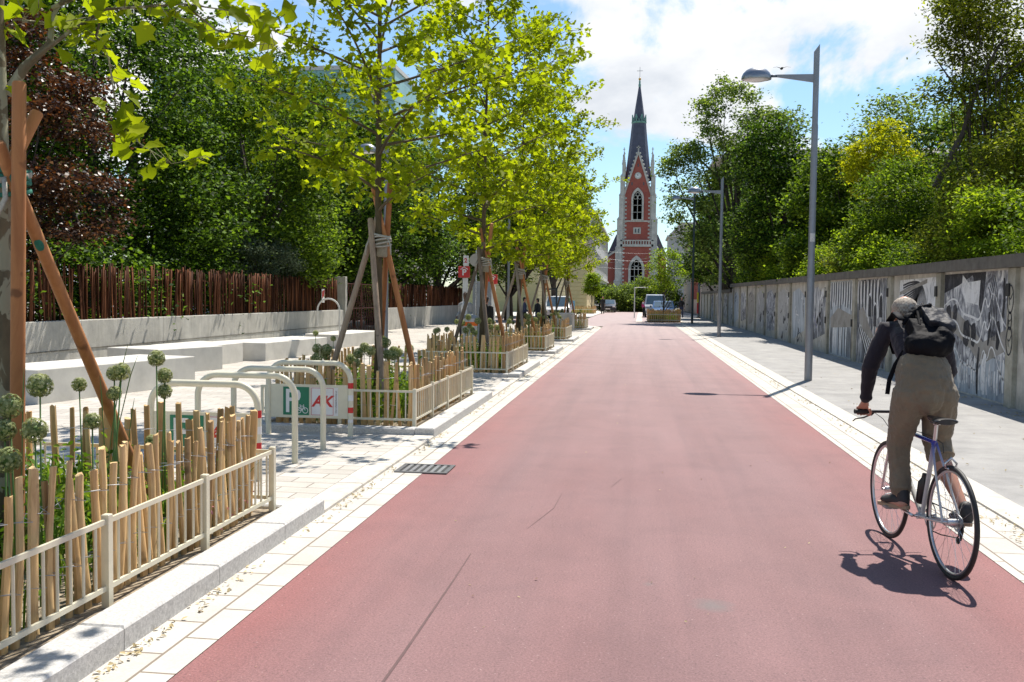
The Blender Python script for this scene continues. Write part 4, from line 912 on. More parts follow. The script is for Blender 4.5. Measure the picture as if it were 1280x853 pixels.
park_tree('park_tree', 12.0, 30, [(-.6, 0, 6.2, 2.0, 2, 2.2), (0, 0, 3.8, 2.6, 3, 2.4)], 'dark tree deep behind the near robinia', M['leaf_dark'], 80, 190, 150, .4, .15, QUAD, .25, GR)
park_tree('park_tree', 12.0, 48, [(0, 0, 5.4, 3.4, 3, 2.6), (0, 0, 3.2, 3.6, 4, 2.4)], 'dark tree filling the gap below the long roof', M['leaf_dark'], 81, 200, 150, .45, .17, QUAD, .25, GR)
park_tree('park_tree', 9.6, 57, [(0, 0, 7.0, 2.6, 2.8, 2.6), (0, 0, 3.6, 3.0, 3.0, 2.6)], 'green tree behind the very dark one', M['leaf_mid'], 82, 190, 140, .45, .17, QUAD, .25, GR)
park_tree('park_tree', 6.9, 78, [(0, 0, 6.5, 2.4, 3, 3.6), (-1.4, 0, 4.6, 2.0, 2.4, 1.9)], 'dark street tree over the far end of the pavement', M['leaf_dark'], 83, 190, 120, .45, .19, QUAD, .26, GR)
park_tree('park_tree', 9.4, 90, [(0, 0, 8.0, 3.6, 4, 4.6), (-2, 0, 6, 2.3, 3, 2.4)], 'farthest dark tree before the pinkish house', M['leaf_dark'], 84, 200, 120, .55, .22, QUAD, .3, GR)
park_tree('park_tree', 15.5, 36, [(0, 0, 6.0, 3.2, 3, 3.2)], 'dark tree far right behind the others', M['leaf_dark'], 85, 180, 130, .45, .18, QUAD, .25, GR)
park_tree('park_tree', 7.4, 52.5, [(-.3, 0, 4.4, 1.6, 2.2, 1.8)], 'mid green tree leaning over the wall between the dark mast and the ash', M['leaf_mid'], 86, 130, 150, .33, .13, QUAD, .18, GR)
for i, (x, y, z, rx, ry, rz, mt, lab) in enumerate(((6.8, 45.2, 3.1, .95, 2.0, 1.25, 'leaf_light', 'bright green bush spilling over the wall near the second lamp'), (6.9, 36, 2.9, .8, 1.8, .75, 'leaf_light', 'fresh green bush over the wall left of the nearest lamp pole'),
        (6.75, 27.6, 2.85, .65, 1.4, .55, 'leaf_light', 'fresh green low bush over the wall above the cap of the cyclist'), (6.9, 58.5, 2.9, 1.0, 2.2, 1.1, 'leaf_mid', 'mid green bush over the wall near the dark green mast'),
        (6.9, 12.5, 2.7, .7, 2.0, .6, 'leaf_mid', 'green bush over the nearest stretch of wall'), (6.9, 40.4, 3.3, .9, 1.3, 1.2, 'leaf_mid', 'mid green bush between the two bright ones'), (7.0, 32.3, 2.7, .8, 1.6, .8, 'leaf_olive', 'olive green bush right of the nearest lamp pole'), (6.8, 24.0, 2.5, .6, 1.2, .5, 'leaf_mid', 'mid green shoots over the wall above the backpack'), (7.0, 19.6, 3.1, .7, 1.2, .75, 'leaf_light', 'light green low spray over the wall right of the cyclist'), (7.2, 29.8, 3.6, .8, 1.1, .8, 'leaf_light', 'light green spray below the golden tree'))):
    park_tree('bush', x, y, [(0, 0, z, rx, ry, rz), (.2, ry*.7, z-.3, rx, ry*.6, rz*.7)], lab, M[mt], 100+i, 70, 170, .20, .10 if y > 25 else .075, OVAL, .05, 'bushes spilling over the graffiti wall', zmin=.6, nbr=8, flat=.5)
# street trees and shrubs at the far end
park_tree('street_tree', 1.85, 68, [(0, 0, 4.0, 1.1, 1.2, 1.3), (-.5, 0, 2.8, .9, 1.1, .7), (.6, 0, 3.1, .9, 1.1, .8)], 'young fresh green tree in the box planter before the blue car', M['leaf_light'], 111, 75, 60, .24, .13, QUAD, .05, nbr=16, zmin=1.4)
park_tree('street_tree', -4.55, 95, [(0, 0, 2.9, .72, .72, 1.1)], 'small round willow like tree before the yellow building', M['leaf_light'], 112, 60, 110, .22, .12, QUAD, .05, nbr=6)
for i, (x, y, rx, rz, mt) in enumerate(((-1.9, 116, 2.0, 1.9, 'leaf_ash'), (.9, 118, 2.3, 2.6, 'leaf_ash'), (-4.2, 119, 1.2, 1.7, 'leaf_dark'), (3.2, 117, 2, 2.2, 'leaf_mid'), (-.4, 121, 1.8, 1.9, 'leaf_ash'))):
    park_tree('shrub', x, y, [(0, 0, 1.5, rx, rx, rz)], 'grey green shrub closing the end of the street, '+['left one before the church', 'tallest one before the church window', 'small dark one by the pedestrian', 'right one behind the blue car', 'middle one at the back'][i], M[mt], 120+i, 90, 90, .4, .2, QUAD, .08, 'shrubs at the end of the street', zmin=.3, nbr=6)
# ================================================================ writing helper
def text_mesh(txt, size, origin, right, up, mt, name, parent=None, ext=.001, align='CENTER', shear=0, bold=0, sx=1):
    cu = bpy.data.curves.new(name, 'FONT'); cu.body = txt; cu.size = size; cu.extrude = ext; cu.align_x = align; cu.align_y = 'CENTER'; cu.shear = shear; cu.offset = bold; cu.resolution_u = 4
    o = bpy.data.objects.new(name, cu); col.objects.link(o); bpy.context.view_layer.update()
    me = bpy.data.meshes.new_from_object(o.evaluated_get(bpy.context.evaluated_depsgraph_get())); bpy.data.objects.remove(o)
    r = Vector(right).normalized(); u = Vector(up).normalized(); n = r.cross(u)
    mw = Matrix(((r.x, u.x, n.x, origin[0]), (r.y, u.y, n.y, origin[1]), (r.z, u.z, n.z, origin[2]), (0, 0, 0, 1)))
    me.transform(mw @ Matrix.Diagonal((sx, 1, 1, 1))); me.materials.clear(); me.materials.append(mt); me.name = name
    o = bpy.data.objects.new(name, me); col.objects.link(o)
    if parent: o.parent = parent; o.matrix_parent_inverse = Matrix.Translation(-parent.location) if parent.type == 'EMPTY' else Matrix()
    return o
red_p = mat('red_paint_sign', (.55, .02, .02), .4, .08); wh_p = mat('white_paint', (.72, .72, .70), .45, .06); gr_p = mat('green_sign_paint', (.008, .17, .085), .4, .1)
# ================================================================ bicycle stands
def stand_path(x1, y, w=.98, h=.865, r=.2, lean=0):
    x0 = x1-w; P = [(x1, y, .0), (x1, y, h-r)]
    for k in range(1, 9): a = PI/2*k/8; P.append((x1-r+r*math.cos(a), y, h-r+r*math.sin(a)))
    for k in range(0, 9): a = PI/2+PI/2*k/8; P.append((x0+r+r*math.cos(a), y, h-r+r*math.sin(a)))
    P.append((x0, y, .0)); return P
SY = [7.75, 8.64, 9.46, 10.41]
labs = ['nearest cream bicycle stand with green and white sign, seen through the picket fence', 'cream bicycle stand without sign, second from the near planter', 'cream bicycle stand without sign, third from the near planter', 'farthest cream bicycle stand with green parking sign and red banded leg']
for i, (y, lab) in enumerate(zip(SY, labs)):
    e = empty('bicycle_stand', (-3.23, y, .03), lab, 'bike rack', 'cream tubular bicycle stands')
    b = MB(); b.tube(stand_path(-3.23, y), .03, 14, True, (0, 1, 0)); b.build('hoop', M['cream'], e, True, 60)
    if i in (0, 3):
        for k, z in enumerate((.22, .36, .50, .64)):
            b = MB(); b.tube([(-3.23, y, z-.06 if k else .19), (-3.23, y, z+.005)], .0312, 14); b.build('band', red_p if k % 2 == 1 or k == 3 else wh_p, e, True, 50)
        # red bands at .57-.64, .43-.50, .29-.36 ; white between
        b = MB(); b.box(-4.18, -3.262, y-.006, y+.006, .235, .615); pn = b.build('sign_panel', M['cream'], e)
        f = y-.0075
        b = MB(); b.box(-4.03, -3.72, f-.002, f, .26, .585); g = b.build('parking_sign', gr_p, e)
        b = MB(); b.box(-3.70, -3.375, f-.002, f, .26, .585); w_ = b.build('advert_sign', wh_p, e)
        ff = f-.0035; rt, up_ = (1, 0, 0), (0, 0, 1)
        # letter P
        b = MB(); b.box(-3.995, -3.955, ff-.001, ff, .29, .56)
        arc = [(-3.955+.0, .56), (-3.87, .56), (-3.835, .545), (-3.82, .51), (-3.82, .47), (-3.835, .435), (-3.87, .42), (-3.955, .42)]
        inn = [(-3.955, .52), (-3.88, .52), (-3.862, .51), (-3.86, .49), (-3.862, .472), (-3.88, .46), (-3.955, .46)]
        b.add([(p[0], ff-.001, p[1]) for p in arc[:4]]+[(p[0], ff-.001, p[1]) for p in inn[3::-1]], [tuple(range(8))])
        b.add([(p[0], ff-.001, p[1]) for p in arc[3:]]+[(p[0], ff-.001, p[1]) for p in inn[6:2:-1]], [tuple(range(9))])
        b.build('letter_p', wh_p, g)
        # bicycle pictogram
        b = MB()
        for cx in (-3.845, -3.765): b.torus((cx, ff, .315), (0, 1, 0), .031, .004, 20, 5, .001)
        for (p, q) in (((-3.845, .315), (-3.822, .365)), ((-3.822, .365), (-3.782, .365)), ((-3.782, .365), (-3.765, .315)), ((-3.845, .315), (-3.803, .315)), ((-3.803, .315), (-3.782, .365)), ((-3.803, .315), (-3.825, .375)), ((-3.782, .365), (-3.785, .385)), ((-3.835, .377), (-3.815, .377))):
            b.ribbon([(p[0], ff-.001, p[1]), (q[0], ff-.001, q[1])], .007, (0, -1, 0))
        b.build('bicycle_pictogram', wh_p, g)
        b = MB()
        for (x0, x1, z0, z1) in ((-3.693, -3.43, .575, .579), (-3.693, -3.43, .266, .270), (-3.693, -3.689, .27, .575), (-3.434, -3.43, .27, .575)): b.box(x0, x1, ff-.001, ff, z0, z1)
        b.build('red_border', red_p, w_)
        text_mesh('AK', .175, (-3.565, ff, .42), rt, up_, red_p, 'red_lettering', w_, shear=.25, bold=.006)
        text_mesh('wien.arbeiterkammer.at', .027, (-3.40, ff, .42), (0, 0, 1), (-1, 0, 0), M['black'], 'small_lettering', w_, ext=.0005)
        if i == 3:   # empty frame left of the sign
            b = MB()
            for (x0, x1, z0, z1) in ((-4.30, -4.18, .57, .60), (-4.30, -4.18, .25, .28), (-4.30, -4.27, .28, .57)): b.bevbox(x0, x1, y-.012, y+.012, z0, z1, .003)
            b.build('side_frame', M['cream'], e)
# tall hoop by the gate and a far bench
e = empty('handrail_hoop', (-8.5, 26.3, .03), 'slim white arched handrail before the gate pillar', 'handrail')
b = MB(); P = [(-8.5, 26.3, .0), (-8.5, 26.3, 1.2)]+[(-8.83+.33*math.cos(PI*k/12), 26.3, 1.2+.33*math.sin(PI*k/12)) for k in range(1, 12)]+[(-9.16, 26.3, 1.2), (-9.16, 26.3, .75)]
b.tube(P, .024, 10, True, (0, 1, 0)); b.build('hoop', M['conc_white'], e, True, 60)

# ================================================================ retaining wall, stick fence, gate
RX = -11.4
e = empty('retaining_wall', (RX, 20, 0), 'pale board marked concrete retaining wall under the brown stick fence', 'wall')
y = 8.0; k = 0
while y < 35.8:
    y2 = min(y+3.4, 35.8); b = MB(); b.bevbox(RX-.3, RX, y+.006, y2-.006, 0, 1.06, .01); b.build('wall_panel', M['retain'], e); y = y2
b = MB(); b.box(RX-.001, RX+.012, 8, 35.8, .46, .475); b.build('joint', M['coping'], e)
e = empty('retaining_wall', (RX, 50, 0), 'second pale concrete retaining wall beyond the rusty gate', 'wall')
y = 41.6
while y < 62:
    y2 = min(y+3.4, 62); b = MB(); b.bevbox(RX-.3, RX, y+.006, y2-.006, 0, 1.06, .01); b.build('wall_panel', M['retain'], e); y = y2
def stick_fence(y0, y1, z0, h, label, seed, dens=16, lean_from=0):
    e = empty('stick_fence', (RX-.15, y0, z0), label, 'stick fence', 'brown stick fences on the concrete wall')
    r = np.random.default_rng(seed); n = int((y1-y0)*dens); y = np.sort(r.uniform(y0, y1, n)); x = RX-.15+r.uniform(-.04, .04, n); hh = h+r.normal(size=n)*.045
    lx = r.normal(size=n)*.02; ly = r.normal(size=n)*.05; rad = r.uniform(.010, .021, n); kk = 6
    V = np.zeros((n, 3*kk, 3))
    for lv, t in enumerate((0, .5, 1)):
        for j in range(kk):
            a = 2*PI*j/kk; bow = r.normal(size=n)*.006
            V[:, lv*kk+j, 0] = x+lx*t+rad*math.cos(a)+bow; V[:, lv*kk+j, 1] = y+ly*t+rad*math.sin(a)+bow; V[:, lv*kk+j, 2] = z0+t*hh
    F = []
    for lv in range(2):
        for j in range(kk): F.append((lv*kk+j, lv*kk+(j+1) % kk, (lv+1)*kk+(j+1) % kk, (lv+1)*kk+j))
    F.append(tuple(2*kk+j for j in range(kk)))
    lp = np.concatenate([np.array(f) for f in F]); cn = np.array([len(f) for f in F])
    np_mesh('sticks', V.reshape(-1, 3), (lp[None]+(np.arange(n)*3*kk)[:, None]).ravel(), np.tile(cn, n), M['stick'], e)
    b = MB()
    for z in (.25, h-.25): b.tube([(RX-.20, y0, z0+z), (RX-.20, y1, z0+z)], .012, 6)
    b.build('rail', M['stick'], e)
stick_fence(8, 22.5, 1.06, 1.14, 'dark open stretch of stick fence under the copper tree', 1, 15)
stick_fence(22.5, 35.5, 1.06, 1.16, 'reddish brown dense stretch of stick fence ending at the gate pillar', 2, 24)
stick_fence(41.7, 61.9, 1.06, 1.12, 'stick fence stretch beyond the rusty gate', 3, 20)
for (y, lab) in ((35.65, 'white concrete gate pillar at the end of the reddish stick fence'), (41.35, 'white concrete gate pillar beyond the rusty gate')):
    b = MB(); b.bevbox(RX-.4, RX+.05, y-.0+.18, y+.42, 0, 2.36, .012); tag(b.build('gate_pillar', M['retain']), lab, 'pillar', 'gate pillars')
rust = mat('rusty_metal', (.13, .045, .03), .7, .4, 8)
e = empty('garden_gate', (RX-.15, 38.6, .03), 'rusty red metal garden gate with curved bars between two pale pillars', 'gate')
b = MB()
for yy in (36.15, 38.7, 41.4): b.bevbox(RX-.19, RX-.13, yy-.03, yy+.03, .05, 2.15, .004)
for z in (.12, 1.1, 2.1): b.box(RX-.18, RX-.14, 36.2, 41.4, z-.02, z+.02)
b.build('frame', rust, e)
b = MB()
for i in range(14):
    yy = 36.4+i*.36
    for s_ in (-1, 1): b.tube([(RX-.16, yy+s_*.16*math.cos(z*3.1), z) for z in [.14+q*.14 for q in range(15)]], .012, 5, False)
b.build('lattice', rust, e)
# small red and white notice on the stick fence
e = empty('notice', (RX-.07, 33.6, 1.55), 'small red and white notice hanging on the reddish stick fence', 'notice')
b = MB(); b.box(RX-.095, RX-.085, 33.45, 33.75, 1.35, 1.85); b.build('panel', wh_p, e)
b = MB(); b.prism([(RX-.085, 33.48, 1.5), (RX-.085, 33.72, 1.62), (RX-.085, 33.72, 1.82), (RX-.085, 33.48, 1.76)], (.003, 0, 0)); b.build('red_field', red_p, e)

# ================================================================ concrete benches of the plaza
def block(name, pts, h, label, z=.03, mt='conc_white', grp='white concrete seating blocks on the plaza'):
    b = MB(); n = len(pts); bev = .012
    c = Vector((sum(p[0] for p in pts)/n, sum(p[1] for p in pts)/n, 0))
    def ring(inset, zz): return [(p[0]+(c.x-p[0])*inset, p[1]+(c.y-p[1])*inset, zz) for p in pts]
    R0, R1, R2 = ring(0, z), ring(0, z+h-bev), ring(.012, z+h)
    fs = [tuple(range(n))[::-1], tuple(2*n+i for i in range(n))]
    for l in range(2):
        for i in range(n): fs.append((l*n+i, l*n+(i+1) % n, (l+1)*n+(i+1) % n, (l+1)*n+i))
    b.add(R0+R1+R2, fs); return tag(b.build(name, M[mt]), label, 'concrete bench', grp)
block('concrete_bench', [(-8.45, 12.4), (-7.75, 15.8), (-8.9, 16.0), (-9.6, 12.6)], .50, 'long white concrete bench block nearest, behind the diagonal stake')
block('concrete_bench', [(-9.75, 11.6), (-9.0, 14.6), (-10.2, 14.9), (-10.95, 11.8)], .20, 'low white slab behind the nearest concrete bench block')
block('concrete_bench', [(-9.3, 17.4), (-8.75, 19.1), (-10.0, 19.6), (-10.6, 17.8)], .50, 'white block between the nearest bench and the long wall bench')
block('concrete_bench', [(-9.35, 19.5), (-9.25, 21.3), (-10.5, 21.6), (-10.7, 19.7)], .46, 'white block with streaks of sun left of the grey gap')
block('concrete_bench', [(-8.85, 21.7), (-8.5, 25.2), (-9.6, 25.5), (-10.3, 21.9)], .44, 'long white block right of the grey gap')
block('concrete_bench', [(-8.9, 27.4), (-8.6, 31.0), (-9.7, 31.3), (-10.0, 27.6)], .42, 'white bench block farther on before the gate')
block('concrete_bench', [(-11.38, 22.4), (-11.38, 35.4), (-10.9, 35.4), (-10.9, 22.6)], .24, 'low ledge running along the foot of the retaining wall')
block('concrete_bench', [(-10.0, 10.9), (-9.75, 11.5), (-10.5, 11.7), (-10.8, 11.0)], .50, 'small cubic block at the left edge beside the vertical stake')
block('concrete_block', [(-3.9, 45.4), (-3.1, 45.4), (-3.1, 47.1), (-3.9, 47.1)], .85, 'grey concrete block at the foot of the sixth planter', mt='retain', grp=None)

# ================================================================ litter bin, pylons, parking signs
e = empty('litter_bin', (-4.62, 25.9, .03), 'silver litter bin with an orange band behind the third planter', 'litter bin')
b = MB(); b.lathe((-4.62, 25.9, .03), [(.20, 0), (.22, .05), (.225, .9), (.225, 1.0)], 24); b.build('body', mat('brushed_silver', (.50, .50, .49), .45, .1, 3, metal=.3), e, True, 40)
b = MB(); b.lathe((-4.62, 25.9, .03), [(.228, .80), (.23, .81), (.23, .90), (.228, .91)], 24); b.build('orange_band', mat('orange_paint', (.85, .16, .01), .5, .05), e, True, 40)
b = MB(); b.lathe((-4.62, 25.9, 1.03), [(.225, 0), (.225, .02), (.18, .09), (.0, .12)], 24); b.build('lid', M['steel_grey'], e, True, 40)
def pylon(x, y, label, zt, w, txtp=True):
    e = empty('parking_sign', (x, y, .03), label, 'parking sign', 'red parking garage signs')
    b = MB(); b.bevbox(x-.09, x+.09, y-.05, y+.05, .03, zt-w*1.05, .006); b.build('post', wh_p, e)
    b = MB(); b.bevbox(x-w*.62, x+w*.38, y-.09, y+.09, zt-w, zt, .01); bx_ = b.build('sign_box', red_p, e)
    text_mesh('P', w*.75, (x-w*.08, y-.093, zt-w*.56), (1, 0, 0), (0, 0, 1), wh_p, 'letter', bx_, bold=.01)
    b = MB(); c = x-w*.08; b.ribbon([(c-w*.33, y-.094, zt-w*.28), (c, y-.094, zt-w*.06), (c+w*.33, y-.094, zt-w*.28)], w*.07, (0, -1, 0)); b.build('roof_symbol', wh_p, bx_)
    return e
e = pylon(-6.15, 33.5, 'red parking sign with white letter P and house symbol on a white post', 2.72, .40)
b = MB(); b.bevbox(-6.22, -6.05, 33.42, 33.58, 2.73, 3.1, .006); p_ = b.build('number_sign', wh_p, e)
text_mesh('2', .22, (-6.13, 33.415, 2.92), (1, 0, 0), (0, 0, 1), red_p, 'digit', p_, bold=.006)
pylon(-6.35, 41.5, 'plain red parking sign behind the third tree support', 2.62, .42)
b = MB(); b.bevbox(-5.55, -4.95, 31.6, 31.9, .03, 2.15, .01); tag(b.build('info_pylon', mat('slate_panel', (.24, .26, .29), .4, .1)), 'grey flat information pylon behind the third tree support', 'pylon')
# round sign back behind the third tree
e = empty('traffic_sign', (-4.9, 28.5, .03), 'round pale traffic sign seen from behind the third plane tree', 'traffic sign')
b = MB(); b.tube([(-4.9, 28.5, .03), (-4.9, 28.5, 3.05)], .03, 10); b.build('pole', M['chrome'], e, True, 50)
b = MB(); b.tube([(-4.9, 28.46, 2.75), (-4.9, 28.445, 2.75)], .20, 28); b.build('disc', mat('dull_sign_back', (.40, .38, .34), .6, .1), e)

# ================================================================ far buildings
stucco = mat('pale_grey_stucco', (.50, .49, .47), .85, .10, 1.2, bmp=.1, bscale=20); yell = mat('yellow_stucco', (.58, .49, .28), .85, .08, 1.5); winm = mat('dark_window', (.05, .06, .07), .15, .2, 3); roofm = mat('dark_slate_roof', (.07, .07, .08), .7, .2, 1); trim = mat('pale_trim', (.60, .58, .54), .8, .06)
def facade_x(e, x, y0, y1, z0, rows, cols_, fh, w=1.1, h=1.9, nrm_x=1, frame=True):
    """windows in a facade standing at x, looking along +x or -x"""
    st = (y1-y0)/cols_
    for r in range(rows):
        for c in range(cols_):
            yc = y0+st*(c+.5); zc = z0+fh*r+fh*.55
            b = MB(); X = x+.10*nrm_x
            xa, xb = sorted((x, X))
            for (a, d, zz0, zz1) in ((yc-w/2-.14, yc-w/2, zc-h/2, zc+h/2), (yc+w/2, yc+w/2+.14, zc-h/2, zc+h/2), (yc-w/2-.2, yc+w/2+.2, zc+h/2, zc+h/2+.22), (yc-w/2-.2, yc+w/2+.2, zc-h/2-.15, zc-h/2)): b.box(xa, xb, a, d, zz0, zz1)
            f = b.build('window', trim, e); b = MB(); xa, xb = sorted((x+.01*nrm_x, x+.03*nrm_x)); b.box(xa, xb, yc-w/2, yc+w/2, zc-h/2, zc+h/2); b.build('pane', winm, f)
def facade_y(e, y, x0, x1, z0, rows, cols_, fh, w=1.1, h=1.8):
    st = (x1-x0)/cols_
    for r in range(rows):
        for c in range(cols_):
            xc = x0+st*(c+.5); zc = z0+fh*r+fh*.55; b = MB()
            for (a, d, zz0, zz1) in ((xc-w/2-.14, xc-w/2, zc-h/2, zc+h/2), (xc+w/2, xc+w/2+.14, zc-h/2, zc+h/2), (xc-w/2-.2, xc+w/2+.2, zc+h/2, zc+h/2+.2), (xc-w/2-.2, xc+w/2+.2, zc-h/2-.15, zc-h/2)): b.box(a, d, y-.10, y, zz0, zz1)
            f = b.build('window', trim, e); b = MB(); b.box(xc-w/2, xc+w/2, y-.03, y-.01, zc-h/2, zc+h/2); b.build('pane', winm, f)
def building(name, x0, x1, y0, y1, h, mt, label, roof_h=2.6, over=.35):
    e = empty(name, ((x0+x1)/2, (y0+y1)/2, 0), label, 'building')
    b = MB(); b.box(x0, x1, y0, y1, 0, h); b.build('walls', mt, e)
    b = MB(); b.box(x0-over, x1+over, y0-over, y1+over, h+.003, h+.35); b.build('cornice', trim, e)
    b = MB(); i = min(2.2, (x1-x0)/3)
    z0, z1 = h+.353, h+.35+roof_h
    A = [(x0-.1, y0-.1, z0), (x1+.1, y0-.1, z0), (x1+.1, y1+.1, z0), (x0-.1, y1+.1, z0), (x0+i, y0+i, z1), (x1-i, y0+i, z1), (x1-i, y1-i, z1), (x0+i, y1-i, z1)]
    b.add(A, [(0, 3, 2, 1), (4, 5, 6, 7), (0, 1, 5, 4), (1, 2, 6, 5), (2, 3, 7, 6), (3, 0, 4, 7)]); b.build('roof', roofm, e)
    return e
e = building('apartment_house', -19, -5.6, 120, 176, 12.2, stucco, 'pale grey apartment house whose long facade runs towards the church')
facade_x(e, -5.6, 121, 175, .9, 3, 13, 3.7); facade_y(e, 120, -18.5, -6, .9, 3, 4, 3.7)
b = MB(); b.box(-5.6, -5.38, 120, 176, 4.35, 4.6); b.build('string_course', trim, e)
e = building('corner_house', -19, -5.3, 99.5, 117, 9.0, yell, 'yellow corner house with banded ground floor left of the pedestrian')
facade_y(e, 99.5, -18.6, -8.6, 4.2, 1, 4, 3.6); facade_x(e, -5.3, 100, 116.5, .9, 2, 5, 3.9)
b = MB()
for k in range(9): b.box(-19.02, -5.28, 99.44, 99.5, .3+k*.42, .3+k*.42+.36)
b.build('banded_stone', yell, e)
b = MB(); b.bevbox(-9.3, -9.06, 90.3, 90.5, .1, .9, .01); b.bevbox(-7.4, -7.16, 90.3, 90.5, .1, .9, .01); b.bevbox(-9.5, -6.9, 90.3, 90.5, .9, 4.4, .02)
e = empty('billboard', (-8.2, 90.4, .1), 'beige boarded panel before the yellow corner house', 'billboard')
b.build('panel', mat('beige_boards', (.60, .52, .34), .8, .06, 1), e)
b = MB()
for k in range(9): b.box(-9.5, -6.9, 90.285, 90.297, 1.1+k*.36, 1.12+k*.36)
b.build('joints', mat('brown_joint', (.28, .22, .13), .8), e)
e = building('pink_house', 6.3, 16, 96, 132, 8.5, mat('pinkish_stucco', (.50, .42, .37), .85, .1, 1), 'pale pinkish house with red shutters at the far right behind the masts')
for k in range(7):
    b = MB(); b.bevbox(6.2, 6.29, 97.5+k*2.4, 98.4+k*2.4, 1.6, 4.6, .01); b.build('shutter', mat('brick_red_shutter', (.34, .09, .07), .7, .1) if k == 0 else bpy.data.materials['brick_red_shutter'], e)
building('white_house', 5.6, 15, 178, 190, 13, stucco, 'white house far behind the young street tree')
building('long_block', 8.5, 75, 101, 112, 16.2, mat('grey_brown_render', (.30, .28, .26), .9, .08, .5), 'long grey block whose flat eaves show above the trees on the right', 1.0, .8)
e = building('glass_block', -42, -20.5, 78, 95, 20.6, mat('turquoise_panels', (.22, .42, .40), .35, .15, .4), 'turquoise office block rising behind the park trees', .4, .1)
b = MB()
for k in range(10): b.box(-42.1, -20.4, 77.85, 77.95, 1.6+k*1.9, 1.75+k*1.9)
for k in range(12): b.box(-42+k*1.8, -41.9+k*1.8, 77.85, 77.95, .5, 20)
b.build('mullions', mat('teal_frame', (.16, .30, .29), .4, .1), e)
building('park_building', -34, -16.5, 63, 76, 7, stucco, 'low pale building glimpsed behind the park trees', 1.2)

# ================================================================ church
CY = 245.0; K_ = 243/1180
brick, nt, bs = _nodes('red_brick'); mp = mapping(nt, (1, 1, 1), rot=(PI/2, 0, 0))
c_ = ramp(nt, noise(nt, .35, 6, .65), [(.3, (.30, .075, .055)), (.7, (.40, .115, .085))]); c_ = mixc(nt, .4, c_, ramp(nt, noise(nt, 3, 5, .8, mapping(nt, (.6, .6, 3))), [(.3, (.7, .7, .7)), (.7, (1.15, 1.15, 1.15))]), 'MULTIPLY')
nt.links.new(c_, bs.inputs['Base Color']); bs.inputs['Roughness'].default_value = .85; bump(nt, bs, noise(nt, 3, 4, .7), .4, .05)
stone = mat('weathered_limestone', (.56, .54, .49), .85, .14, .8, c2=(.36, .35, .32)); slate = mat('violet_slate', (.075, .078, .115), .6, .22, .8); copper = mat('green_copper', (.16, .33, .28), .6, .2, 1)
gold = mat('gilded_ball', (.6, .36, .08), .3, .1, 3, metal=.8)
ch = empty('church', (-.5, CY, 0), 'red brick gothic church with tall slate spire, clock and white stone quoins closing the street', 'church')
cx = -.45
def hz(y): return 1.65+(373-y)*K_
HW = 3.75
# tower shaft (lower and upper), gable and corner buttresses
b = MB(); b.box(cx-HW-.4, cx+HW+.4, CY, CY+9, -1, hz(301)); b.build('tower_base', brick, ch)
b = MB(); b.box(cx-HW, cx+HW, CY+.35, CY+8.3, hz(301)+.003, hz(243)); b.build('tower_shaft', brick, ch)
for (yy, nm) in ((CY+.35, 'front'), (CY+7.9, 'rear')):
    b = MB(); b.prism([(cx-HW, yy, hz(243)+.003), (cx+HW, yy, hz(243)+.003), (cx, yy, hz(192))], (0, .5, 0)); b.build('gable', brick, ch)
    b = MB()
    for s_ in (-1, 1):
        d = Vector((-s_*HW, 0, hz(190)-hz(245))).normalized(); n_ = Vector((d.z*s_, 0, -d.x*s_))
        p = Vector((cx+s_*(HW+.05), yy-.2, hz(245))); q = Vector((cx, yy-.2, hz(188.5)))
        b.prism([p, q, q-n_*.0+Vector((0, 0, -1.3)), p-n_*.52], (0, .9, 0))
        L = (q-p).length
        for k in range(1, 12):
            c = p.lerp(q, k/12)+n_*.12; b.ball((c.x, c.y+.3, c.z), .26, .3, .3, 6)
    b.box(cx-.16, cx+.16, yy-.05, yy+.3, hz(190), hz(184)); b.box(cx-.5, cx+.5, yy-.05, yy+.3, hz(186.6), hz(185.6))
    b.build('gable_coping', stone, ch)
for sx_ in (-1, 1):   # side gables
    xx = cx+sx_*HW; b = MB(); b.prism([(xx-.25, CY+.9, hz(243)+.003), (xx-.25, CY+7.7, hz(243)+.003), (xx-.25, CY+4.3, hz(192))], (.5, 0, 0)); b.build('gable', brick, ch)
for s_ in (-1, 1):
    for yy in (CY-.35, CY+7.2):
        b = MB()
        # stepped buttress
        for (ya, yb, o, w) in ((400, 352, 5.45, 1.75), (352, 310, 5.15, 1.55), (310, 275, 4.85, 1.45), (275, 245, 4.45, 1.2), (245, 222, 4.2, 1.05)):
            o *= 1.06; xa, xb = sorted((cx+s_*o, cx+s_*(o-w))); b.box(xa, xb, yy, yy+1.6, max(-1, hz(ya)), hz(yb)-.02)
            xm = (xa+xb)/2; b.add([(xa-.06, yy-.1, hz(yb)-.02), (xb+.06, yy-.1, hz(yb)-.02), (xb+.06, yy+1.7, hz(yb)-.02), (xa-.06, yy+1.7, hz(yb)-.02), (xm, yy+.8, hz(yb)+1.1)], [(3, 2, 1, 0), (0, 1, 4), (1, 2, 4), (2, 3, 4), (3, 0, 4)])
        # pinnacle
        xm = cx+s_*3.62; yc = yy+.8
        b.box(xm-.42, xm+.42, yc-.42, yc+.42, hz(222), hz(207))
        b.add([(xm-.5, yc-.5, hz(207)), (xm+.5, yc-.5, hz(207)), (xm+.5, yc+.5, hz(207)), (xm-.5, yc+.5, hz(207)), (xm, yc, hz(189))], [(3, 2, 1, 0), (0, 1, 4), (1, 2, 4), (2, 3, 4), (3, 0, 4)])
        b.box(xm-.1, xm+.1, yc-.1, yc+.1, hz(191), hz(186)); b.box(xm-.28, xm+.28, yc-.08, yc+.08, hz(188.6), hz(187.8))
        for k in range(4): zz = hz(207)+.6*k+.3; f = 1-.2*k; b.box(xm-.55*f, xm+.55*f, yc-.1, yc+.1, zz, zz+.14)
        b.build('buttress', stone, ch)
